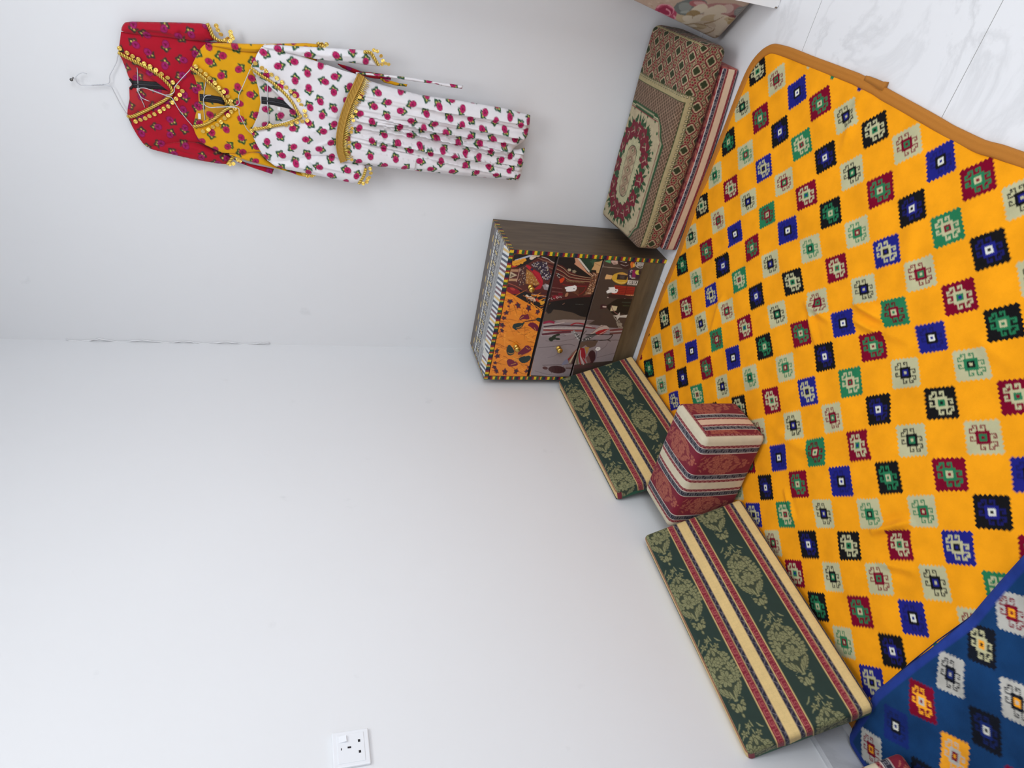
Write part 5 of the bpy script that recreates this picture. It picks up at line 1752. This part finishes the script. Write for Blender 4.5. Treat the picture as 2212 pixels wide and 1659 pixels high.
def roses(seed, base, petal, dark, pitch=.056, leaf=(38, 84, 60)):
    rg = np.random.default_rng(seed)
    pts = []
    for i in range(-2, 30):
        for j in range(-2, 48):
            pts.append((.60 + i * pitch + (j % 2) * pitch / 2 + rg.uniform(-.007, .007), .50 + j * pitch * .78 + rg.uniform(-.007, .007), rg.uniform(0, 6.28)))

    def f(x, z):
        c = np.tile(lin(base), (len(x), 1))
        lo, hi = (x.min(), z.min()), (x.max(), z.max())
        for X, Zc, a in pts:
            if X < lo[0] - .04 or X > hi[0] + .04 or Zc < lo[1] - .04 or Zc > hi[1] + .04: continue
            k = np.where((np.abs(x - X) < .033) & (np.abs(z - Zc) < .033))[0]
            if not len(k): continue
            u, v = x[k] - X, z[k] - Zc
            co, si = math.cos(a), math.sin(a)
            U, Vv = (u * co + v * si) / 1.1, (-u * si + v * co) / 1.1
            for lx, ly, ra, rb, an in ((-.012, .004, .0072, .0031, .6), (-.0125, -.0035, .0072, .0030, -.5), (-.0085, .0088, .0058, .0027, 1.2), (-.008, -.0088, .0052, .0025, -1.2), (-.0155, .0005, .0048, .0032, 0), (-.003, .0108, .004, .0022, 1.7)):
                A, B = (U - lx) * math.cos(an) + (Vv - ly) * math.sin(an), -(U - lx) * math.sin(an) + (Vv - ly) * math.cos(an)
                e = (A / ra) ** 2 + (B / rb) ** 2
                c[k[e < 1]] = lin(leaf)
            e = (((U - .003) / .0118) ** 2 + (Vv / .0098) ** 2)
            c[k[e < 1]] = lin(dark)
            c[k[e < .74]] = lin(petal)
            c[k[(np.abs(U - .004 - 40 * Vv ** 2) < .0011) & (np.abs(Vv) < .006)]] = lin(dark)
            c[k[np.hypot(U - .0005, Vv) < .0026]] = lin(dark)
            c[k[np.hypot(U + .0105, Vv + .001) < .0024]] = lin((206, 196, 90))
            c[k[np.hypot(U + .0065, Vv - .006) < .0015]] = lin((206, 196, 90))
        return c
    return f


def garment(name, outline, d, colf, parent, puff=.012, wid=.05, fold=None, back=True, smooth=1, step=.0026):
    P = xz(outline, d)
    if smooth: P = chaikin(P, smooth)
    x, z, Fq, dist = sheet(P, step)
    y = -d - puff * np.sqrt(np.clip(1 - (1 - np.clip(dist / wid, 0, 1)) ** 2, 0, 1))
    if fold is not None:
        y = y - fold(x, z) * np.clip(dist / .02, 0, 1)
    c = aa(colf, x, z, step)
    V = np.stack([x, y, z], 1)
    if back:
        rim = dist < 1e-9
        n = len(x)
        idx = np.where(rim, np.arange(n), np.arange(n) + n)
        V = np.vstack([V, np.stack([x, np.full(n, -d + .002), z], 1)])
        Fb = idx[Fq][:, ::-1]
        Fq = np.vstack([Fq, Fb])
        c = np.vstack([c, c])
        used = np.unique(Fq)
        rm = -np.ones(len(V), int); rm[used] = np.arange(len(used))
        V, c, Fq = V[used], c[used], rm[Fq]
    o = mesh(name, V, Fq, M_PRINT, parent, c)
    return o


def wire(name, pts3, parent, r=.0013):
    return mesh(name, *tube(pts3, r, 7), M_WIRE, parent)


def P3(pts, ds):
    """photo points with a distance from the wall for each"""
    ds = [ds] * len(pts) if np.isscalar(ds) else ds
    return np.array([px(p, 1, -d) for p, d in zip(pts, ds)])


def zipper(name, path3, parent, hw=.0115):
    V, Fc = tube(resample(path3, .01), hw, 10)
    yc = path3[:, 1].mean()
    V[:, 1] = yc + (V[:, 1] - yc) * .16
    mesh(name, V, Fc, M_BLACK, parent)
    V, Fc = tube(resample(path3 + np.array([0, -.002, 0]), .01), .0022, 6)
    return mesh(name + '_teeth', V, Fc, plain('zip_coil', (40, 40, 46), .4), parent)


def braid(name, path3, parent, r=.0029, off=.0033, pitch=.016, mat=None):
    P = resample(spline(path3, 6), .0016)
    s = np.arange(len(P)) * .0016
    T = np.gradient(P, axis=0); T /= np.linalg.norm(T, axis=1)[:, None]
    N = np.cross(T, [0, 1.0, 0]); N /= np.linalg.norm(N, axis=1)[:, None] + 1e-9
    B = np.cross(T, N)
    parts = []
    for ph in (0, math.pi):
        a = 2 * math.pi * s / pitch + ph
        parts.append(tube(P + off * (np.cos(a)[:, None] * N + .6 * np.sin(a)[:, None] * B), r, 6))
    return mesh(name, *join(parts), mat or M_BRAID, parent)


COIN = None


def coin(parent, p, d, rg, rad=.0069):
    global COIN
    if COIN is None:
        prof = [(0, .0009), (.0022, .0009), (.0026, .0014), (.0036, .0014), (.0042, .0008), (.0056, .0008), (.0060, .0013), (.0068, .0012), (.0070, .0004), (.0066, 0), (0, 0)]
        V, Fc = lathe(prof, 18)
        V = np.stack([V[:, 0], -V[:, 2], V[:, 1]], 1)
        o = mesh('coin', V, Fc, M_GOLD, None)
        COIN = o
        first = o
    else:
        first = COIN.copy()
        COL.objects.link(first)
    first.parent = parent
    first.matrix_parent_inverse = Matrix.Identity(4)
    w_ = px(p, 1, -d)
    first.location = Vector(w_)
    first.rotation_euler = (rg.uniform(-.35, .35), rg.uniform(-3, 3), rg.uniform(-.4, .4))
    s = rad / .0069
    first.scale = (s, s, s)
    return first


def trims(root, name, path, coins, d, rg, rad=.0069, off=.0033):
    b = braid(name, P3(path, d + .004), root, off=off)
    # small links from braid to coin are part of the braid; coins are its sub-parts
    for p in coins: coin(b, p, d + .006, rg, rad)
    return b


def hanger(label, hook, hd, neck, nd, left, right, bar, d, prev=None):
    """one bent wire: hook, twisted neck, two shoulders and the bar below"""
    allp = P3(hook, hd)
    o = tag(empty('wire_hanger', tuple(allp[0])), label, 'hanger')
    wire('hook', spline(allp, 6), o)
    nk = P3(neck, nd)
    Q = resample(nk, .0015)
    T = np.gradient(Q, axis=0); T /= np.linalg.norm(T, axis=1)[:, None]
    N = np.cross(T, [0, 1.0, 0]); N /= np.linalg.norm(N, axis=1)[:, None]
    B = np.cross(T, N)
    s = np.arange(len(Q)) * .0015
    tw = []
    for ph in (0, math.pi):
        a = s / .009 * 6.283 + ph
        tw.append(tube(Q + .0013 * (np.cos(a)[:, None] * N + np.sin(a)[:, None] * B), .0012, 6))
    mesh('twisted_neck', *join(tw), M_WIRE, o)
    for side in (left, right):
        wire('shoulder_wire', spline(P3(*side), 6), o)
    wire('bar', spline(P3(bar[0], bar[1]), 5), o)
    return o


def fold_lines(lines, d, amp, wd):
    L = [(xz(l, d), a) for l, a in lines]

    def f(x, z):
        o = np.zeros(len(x))
        for P, a in L:
            dd, _, _ = nearest_on(P, x, z, False)
            o += a * amp * np.exp(-(dd / wd) ** 2)
        return o
    return f


def wrinkle(x, z):
    return .0016 * np.sin(x * 60 + 4 * np.sin(z * 17)) + .0012 * np.sin(x * 95 - z * 40)


rgd = np.random.default_rng(8)
# nail
nl = px((158, 168), 1, 0)
V, Fc = lathe([(0, 0), (.0022, 0), (.0022, .028), (.0048, .0285), (.0048, .031), (0, .0315)], 12)
n_ = tag(mesh('nail', np.stack([nl[0] + V[:, 0], .006 - V[:, 2], nl[2] + V[:, 1]], 1), Fc, M_STEEL), 'bent grey nail in the wall carrying the topmost hanger', 'nail')

# ---- red dress
D1, D2, D3 = .020, .046, .074
RED_C, YEL_C, WHT_C = roses(2, (174, 16, 40), (158, 28, 100), (108, 12, 42), leaf=(62, 50, 46)), roses(4, (222, 160, 14), (178, 32, 84), (118, 22, 60), leaf=(44, 80, 44)), roses(6, (232, 229, 232), (186, 34, 98), (124, 24, 62))

hanger('white wire hanger on the wall nail holding the red dress', Z1((240, 578), (205, 568), (170, 578), (146, 600), (140, 622), (150, 652), (186, 680), (230, 684), (290, 682)), [.022, .022, .022, .024, .024, .022, .020, .018, .016],
       Z1((286, 682), (385, 676)), .016, (Z1((385, 678), (455, 694), (485, 745), (540, 850), (598, 938), (650, 1010)), [.016, .016, .016, .015, .014, .014]),
       (Z1((385, 674), (440, 656), (444, 595), (480, 525), (505, 470), (520, 408), (560, 300)), [.016, .016, .016, .016, .015, .014, .014]),
       (Z1((650, 1010), (755, 905), (725, 800), (700, 725), (688, 510), (640, 400), (560, 300)), .0145), D1)
# the zip, labels and back are seen through the open neck
r1 = tag(empty('dress', tuple(px(Z1((700, 700))[0], 1, -.02))), 'red floral dress with gold coin neckline, topmost of the three hanging', 'dress')
garment('back_panel', Z1((520, 395), (550, 440), (590, 540), (612, 605), (640, 640), (640, 680), (618, 700), (622, 800), (606, 880), (600, 950), (800, 1010), (1060, 900), (1090, 700), (900, 520), (700, 400)), .009, roses(2, (182, 46, 52), (158, 34, 92), (116, 24, 46), leaf=(84, 58, 54)), r1, .002, .03, back=False, smooth=0)
garment('bodice', Z1((520, 395), (530, 320), (545, 200), (700, 215), (900, 235), (1100, 268), (1280, 288), (1700, 312), (1700, 1300), (1500, 1300), (1250, 1195), (1080, 1190), (880, 1236), (780, 1235), (740, 1200), (690, 1130), (640, 1040), (600, 950), (1012, 765)), D1, RED_C, r1, .010, .05, fold=wrinkle, back=False, smooth=0)
garment('sleeve', Z1((545, 205), (552, 150), (590, 108), (800, 114), (1060, 118), (1315, 126), (1345, 170), (1365, 240), (1385, 290), (1200, 282), (1100, 268), (900, 245), (700, 228)), D1 + .002, RED_C, r1, .020, .035, fold=fold_lines([(Z1((700, 150), (900, 170), (1060, 240)), 1), (Z1((1080, 200), (1150, 270)), -1), (Z1((760, 200), (1000, 225)), -1)], D1, .007, .006))
garment('sleeve', Z1((780, 1235), (830, 1258), (940, 1285), (1170, 1340), (1490, 1396), (1520, 1360), (1548, 1318), (1380, 1255), (1250, 1195), (1080, 1180), (900, 1205)), D1 + .002, RED_C, r1, .018, .03, fold=fold_lines([(Z1((1080, 1200), (1250, 1230), (1480, 1330)), 1), (Z1((950, 1220), (1180, 1290)), -.8)], D1, .006, .006))
garment('waist_corner', Z1((1540, 1330), (1700, 1385), (1915, 1430), (1900, 1478), (1740, 1425), (1600, 1375)), .03, RED_C, r1, .004, .02, smooth=0)
garment('sash', Z2((640, 262), (740, 290), (830, 325), (960, 340), (1052, 352), (1052, 388), (930, 380), (800, 352), (690, 300)), .03, RED_C, r1, .005, .012, smooth=0)
zipper('zip', P3(Z1((650, 672), (760, 676), (900, 686), (1010, 705)), [.0135, .0135, .0135, .0135]), r1)
mesh('zip_end', *tube(P3(Z1((655, 668), (622, 622)), .0125), .0035, 6), M_BLACK, r1)
mesh('zip_end', *tube(P3(Z1((655, 680), (628, 716)), .0125), .0035, 6), M_BLACK, r1)
a_, b_ = px(Z1((684, 700))[0], 1, -.013), px(Z1((712, 732))[0], 1, -.013)
mesh('size_label', *box(min(a_[0], b_[0]), max(a_[0], b_[0]), -.0135, -.0125, min(a_[2], b_[2]), max(a_[2], b_[2])), M_PAPER, r1, smooth=False)
trims(r1, 'neck_trim', Z1((520, 388), (600, 432), (720, 492), (850, 566), (950, 650), (1005, 735), (955, 800), (860, 858), (740, 922), (650, 960), (600, 960)),
      Z1((532, 350), (600, 390), (650, 420), (700, 447), (752, 487), (806, 512), (858, 545), (910, 577), (963, 612), (1010, 655), (1053, 695), (1095, 732), (1072, 767), (1038, 802), (1007, 835), (968, 870), (928, 892), (893, 914), (845, 940), (800, 957), (762, 977), (720, 990), (676, 1005)), D1 + .008, rgd)
trims(r1, 'cuff_trim', Z1((1318, 128), (1345, 180), (1368, 240), (1420, 280), (1490, 288)), Z1((1398, 148), (1412, 185), (1440, 224), (1526, 205), (1532, 235), (1500, 262), (1478, 280), (1522, 284), (1545, 258)), D1 + .014, rgd)
trims(r1, 'cuff_trim', Z1((1498, 1392), (1528, 1350), (1556, 1312)), Z1((1606, 1328), (1612, 1356), (1584, 1312), (1552, 1384), (1520, 1388), (1590, 1348)), D1 + .014, rgd)

# ---- yellow dress
hanger('white wire hanger hooked on the red dress hanger, carrying the yellow dress', Z1((800, 825), (735, 795), (704, 752), (692, 728), (712, 708), (755, 706), (800, 718)), [.020, .020, .018, .018, .020, .024, .028],
       Z1((800, 718), (940, 770)), .036, (Z1((940, 774), (1000, 795), (1058, 890), (1120, 970), (1190, 1052), (1240, 1120)), [.036, .042, .042, .042, .042, .040]),
       (Z1((940, 768), (990, 764), (1022, 738), (1028, 695), (1090, 620), (1166, 538), (1220, 450)), [.036, .042, .042, .042, .042, .042, .040]),
       (Z1((1240, 1120), (1297, 1030), (1285, 880), (1290, 740), (1305, 640), (1270, 560), (1220, 450)), .041), D2)
r2 = tag(empty('dress', tuple(px(Z1((1400, 800))[0], 1, -.045))), 'yellow floral dress with gold coins hanging between the red and white ones', 'dress')
garment('back_panel', Z1((1175, 530), (1215, 640), (1238, 745), (1242, 830), (1212, 950), (1190, 1055), (1400, 1060), (1620, 950), (1620, 800), (1450, 620), (1250, 500)), .037, roses(4, (206, 150, 40), (176, 30, 84), (110, 20, 60)), r2, .002, .03, back=False, smooth=0)
garment('bodice', Z1((1175, 530), (1190, 480), (1215, 430), (1255, 355), (1290, 318), (1340, 305), (1420, 330), (1600, 375), (1790, 390), (2300, 420), (2300, 1280), (1770, 1278), (1600, 1302), (1450, 1285), (1300, 1215), (1250, 1180), (1215, 1120), (1190, 1055), (1545, 860)), D2, YEL_C, r2, .010, .05, fold=wrinkle, back=False, smooth=0)
garment('sleeve', Z1((1290, 318), (1330, 300), (1480, 303), (1790, 311)) + Z2((150, 119), (505, 112), (516, 150), (430, 166), (150, 160)) + Z1((1790, 392), (1600, 376), (1420, 338)), D2 + .002, YEL_C, r2, .014, .02, fold=fold_lines([(Z1((1400, 320), (1780, 345)), 1)], D2, .005, .004))
garment('sleeve', Z1((1450, 1285), (1600, 1300), (1770, 1272), (1830, 1325)) + Z2((130, 990), (340, 1078), (490, 1085), (480, 1116), (380, 1110)) + Z1((2050, 1455), (1800, 1392), (1640, 1348), (1560, 1315)), D2 + .002, YEL_C, r2, .014, .02, fold=fold_lines([(Z1((1600, 1310), (1900, 1400)), 1)], D2, .005, .005))
garment('sash', Z2((960, 372), (1050, 395), (1120, 415), (1175, 422), (1170, 440), (1090, 432), (1000, 408)), .05, YEL_C, r2, .003, .01, smooth=0)
zipper('zip', P3(Z1((1250, 790), (1330, 800), (1420, 812), (1475, 828)), .0405), r2)
a_, b_ = px(Z1((1234, 932))[0], 1, -.041), px(Z1((1262, 985))[0], 1, -.041)
mesh('size_label', *box(min(a_[0], b_[0]), max(a_[0], b_[0]), -.0416, -.0406, min(a_[2], b_[2]), max(a_[2], b_[2])), M_PAPER, r2, smooth=False)
trims(r2, 'neck_trim', Z1((1168, 526), (1260, 592), (1350, 672), (1435, 750), (1490, 828), (1545, 864), (1478, 902), (1400, 968), (1300, 1030), (1190, 1052)),
      Z1((1215, 512), (1257, 548), (1303, 580), (1337, 617), (1386, 660), (1422, 703), (1465, 738), (1500, 780), (1528, 820), (1540, 862), (1564, 890), (1533, 916), (1505, 950), (1473, 976), (1440, 1010), (1408, 1035), (1368, 1055), (1328, 1078), (1280, 1093)), D2 + .008, rgd, off=.0028)
trims(r2, 'cuff_trim', Z2((505, 110), (520, 130), (540, 150)), Z2((572, 124), (550, 140), (535, 120)), D2 + .008, rgd)
trims(r2, 'cuff_trim', Z2((385, 1080), (420, 1092), (490, 1094)), Z2((405, 1096), (430, 1106), (462, 1104), (480, 1095)), D2 + .010, rgd)

# ---- white dress
hanger('white wire hanger hooked on the yellow dress hanger, carrying the white dress', Z1((1352, 770), (1310, 772), (1288, 795), (1284, 825), (1300, 862), (1345, 880), (1400, 878)), [.050, .048, .046, .046, .047, .050, .054],
       Z1((1400, 878), (1512, 872)), .060, (Z1((1512, 876), (1560, 880), (1600, 892), (1606, 940), (1640, 1010), (1675, 1075), (1720, 1120)), [.060, .064, .068, .070, .070, .070, .068]),
       (Z1((1512, 870), (1568, 866), (1604, 842), (1600, 775), (1640, 682), (1700, 545), (1740, 460)), [.060, .064, .068, .070, .070, .070, .068]),
       (Z1((1720, 1120), (1858, 1030), (1856, 830), (1855, 640), (1820, 540), (1740, 460)), .069), D3)
r3 = tag(empty('dress', tuple(px(Z2((700, 650))[0], 1, -.08))), 'long white floral dress with gold belt, lowest and foremost of the three hanging', 'dress')
garment('back_panel', Z2((10, 305), (40, 370), (65, 460), (80, 560), (60, 650), (35, 710), (5, 770), (200, 790), (420, 720), (420, 600), (300, 430), (120, 310)), .0645, roses(6, (206, 200, 196), (170, 40, 96), (118, 22, 60)), r3, .002, .03, back=False, smooth=0)
garment('bodice', Z2((10, 305), (25, 270), (50, 200), (80, 150), (110, 122), (200, 150), (330, 195), (470, 240), (560, 272), (700, 320), (818, 352), (800, 420), (750, 500), (700, 640), (668, 760), (655, 860), (662, 940), (680, 990), (640, 970), (560, 957), (450, 957), (330, 1000), (200, 1040), (130, 990), (90, 940), (60, 890), (30, 830), (5, 770), (375, 665)), D3, WHT_C, r3, .014, .06,
        fold=lambda x, z: wrinkle(x, z) + fold_lines([(Z2((560, 640), (640, 660)), 1), (Z2((480, 760), (620, 740)), 1), (Z2((500, 880), (620, 830)), .8)], D3, .004, .006)(x, z), back=False, smooth=0)
garment('sleeve', Z2((80, 150), (110, 120), (300, 135), (600, 150), (868, 165), (900, 190), (930, 240), (962, 287), (900, 284), (720, 256), (560, 245), (430, 222), (300, 190)), D3 + .003, WHT_C, r3, .020, .03, fold=fold_lines([(Z2((250, 170), (480, 240)), 1), (Z2((400, 190), (650, 245)), -1), (Z2((600, 190), (850, 200)), .6)], D3, .006, .005))
garment('sleeve', Z2((130, 990), (200, 1042), (400, 1082), (600, 1122), (808, 1168), (850, 1120), (868, 1070), (865, 1010), (760, 995), (640, 968), (540, 950), (430, 955), (300, 985)), D3 + .003, WHT_C, r3, .024, .035, fold=fold_lines([(Z2((380, 960), (520, 1010), (740, 1060)), 1), (Z2((430, 960), (480, 1040), (560, 1080)), -1), (Z2((300, 1000), (600, 1090)), .8)], D3, .006, .006))
# skirt: gathered under the belt into soft pleats that widen to the hem
WA = xz(Z2((790, 420), (655, 860)), D3)
HE = xz(Z2((2090, 655), (2003, 1140)), D3)


def pleats(x, z):
    tt = np.clip((WA[:, 1].mean() - z) / (WA[:, 1].mean() - HE[:, 1].mean()), 0, 1)
    xr = WA[0, 0] + (HE[0, 0] - WA[0, 0]) * tt
    xl = WA[1, 0] + (HE[1, 0] - WA[1, 0]) * tt
    u = np.clip((x - xl) / (xr - xl), 0, 1)
    fine = (1 - tt) ** 3 * .0022 * np.sin(u * 95 + 2 * np.sin(u * 13))
    ph = u * 2 * math.pi * 4.6 + 1.1 * np.sin(u * 7 + 1) + .5 * np.sin(tt * 3)
    w_ = np.sin(ph)
    o = fine + .002 * w_ + .016
    # pleats fold over one another: a slow rise, then a sharp drop into the crease
    for uc, wd, dp, t0 in ((.10, .10, .010, .0), (.22, .11, .014, .05), (.335, .11, .026, .0), (.45, .11, .028, .02), (.545, .09, .016, .1), (.70, .14, .012, .25), (.86, .14, .009, .3)):
        v = -(u - uc - .03 * np.sin(tt * 3 + uc * 20)) / wd
        saw = np.where((v > -1) & (v < 0), 1 + v, np.where((v >= 0) & (v < .09), 1 - v / .09, 0))
        o = o + 1.35 * dp * (saw - .5 * (np.abs(v) < 1)) * np.clip((tt - t0) * 5, 0, 1)
    return np.maximum(o, 0)


garment('skirt', Z2((818, 352), (862, 386), (1000, 430), (1270, 500), (1550, 540), (1900, 600), (2092, 652), (2088, 740), (2072, 800), (2052, 842), (1985, 885), (1962, 906), (2000, 908), (2052, 895), (2046, 980), (2032, 1060), (2004, 1142), (1700, 1112), (1300, 1075), (900, 1030), (692, 1000), (662, 930), (655, 860), (668, 740), (705, 620), (755, 480)), D3, WHT_C, r3, .020, .05, fold=pleats, smooth=0)
garment('tie', Z2((780, 330), (860, 336), (960, 345), (1050, 352), (1250, 380), (1400, 405), (1592, 432), (1582, 456), (1480, 442), (1380, 420), (1200, 396), (1050, 372), (900, 356), (800, 350)), .085, WHT_C, r3, .005, .008, smooth=0)
zipper('zip', P3(Z2((85, 540), (180, 552), (270, 572), (335, 592)), .068), r3)
a_, b_ = px(Z2((205, 590))[0], 1, -.069), px(Z2((228, 620))[0], 1, -.069)
mesh('size_label', *box(min(a_[0], b_[0]), max(a_[0], b_[0]), -.0696, -.0686, min(a_[2], b_[2]), max(a_[2], b_[2])), M_PAPER, r3, smooth=False)
trims(r3, 'neck_trim', Z2((8, 300), (65, 345), (135, 388), (205, 440), (275, 508), (322, 570), (360, 640), (378, 665), (330, 692), (260, 718), (180, 732), (100, 748), (5, 765)),
      Z2((40, 265), (88, 300), (120, 322), (160, 350), (200, 377), (240, 408), (270, 445), (303, 475), (333, 506), (362, 540), (383, 575), (408, 620), (413, 655), (427, 692), (390, 697), (350, 705), (310, 719), (270, 724), (150, 730), (45, 752), (10, 770)), D3 + .010, rgd, off=.0028)
trims(r3, 'cuff_trim', Z2((850, 180), (900, 186), (930, 232), (962, 282)), Z2((925, 168), (950, 176), (978, 210), (992, 245), (1012, 266), (1035, 272), (985, 272)), D3 + .016, rgd, .006)
trims(r3, 'cuff_trim', Z2((812, 1166), (846, 1110), (866, 1050)), Z2((897, 1052), (902, 1084), (890, 1116), (872, 1150), (845, 1162), (880, 1128)), D3 + .016, rgd)


# belt of gold brocade with a bead fringe
def build_belt():
    mid = resample(spline(P3(Z2((832, 352), (800, 425), (750, 530), (708, 640), (680, 750), (668, 850), (676, 930), (700, 1000)), D3 + .030), 8), .002)
    n = len(mid)
    T = np.gradient(mid, axis=0); T /= np.linalg.norm(T, axis=1)[:, None]
    up = np.cross(T, [0, 1.0, 0]); up /= np.linalg.norm(up, axis=1)[:, None]
    if up[:, 2].mean() < 0: up = -up
    V = []
    s = np.arange(n) * .002
    offs = np.linspace(.0125, -.0125, 17)
    for i, o in enumerate(offs):
        rel = .0016 * (1 if i in (1, 2, 14, 15) else 0) + .0012 * np.sin(s * 900 + i * 1.4) * np.sin(i * 2.1 + s * 500)
        V.append(mid + up * o + np.array([0, -1.0, 0]) * (.0025 + rel)[:, None])
    V.append(mid + up * -.0125 + np.array([0, .004, 0])); V.append(mid + up * .0125 + np.array([0, .004, 0]))
    V = np.stack(V, 1).reshape(-1, 3)
    k = len(offs) + 2
    Fc = [(a * k + b, a * k + (b + 1) % k, (a + 1) * k + (b + 1) % k, (a + 1) * k + b) for a in range(n - 1) for b in range(k)]
    b = mesh('waist_belt', V, Fc, plain('gold_brocade', (186, 144, 62), .5, .55, .5, 500), r3)
    # fringe: loops of twisted gold thread under the belt
    parts = []
    rg = np.random.default_rng(14)
    for q in range(2, n - 2, 3):
        a = mid[q] - up[q] * .0125
        L = rg.uniform(.014, .026)
        pts = [a + np.array([0, -.004, 0]), a - up[q] * L * .5 + T[q] * .0015 + np.array([0, -.009, 0]), a - up[q] * L + np.array([0, -.010, 0])]
        parts.append(tube(pts, [.0028, .0018, .0007], 5))
    f = mesh('bead_fringe', *join(parts), M_BRAID, r3)
    for p in Z2((842, 490), (820, 520), (795, 560), (790, 625), (772, 692), (766, 662), (762, 750), (756, 778), (742, 855), (740, 886), (760, 985)):
        coin(f, p, D3 + .044, rg, .006)


build_belt()
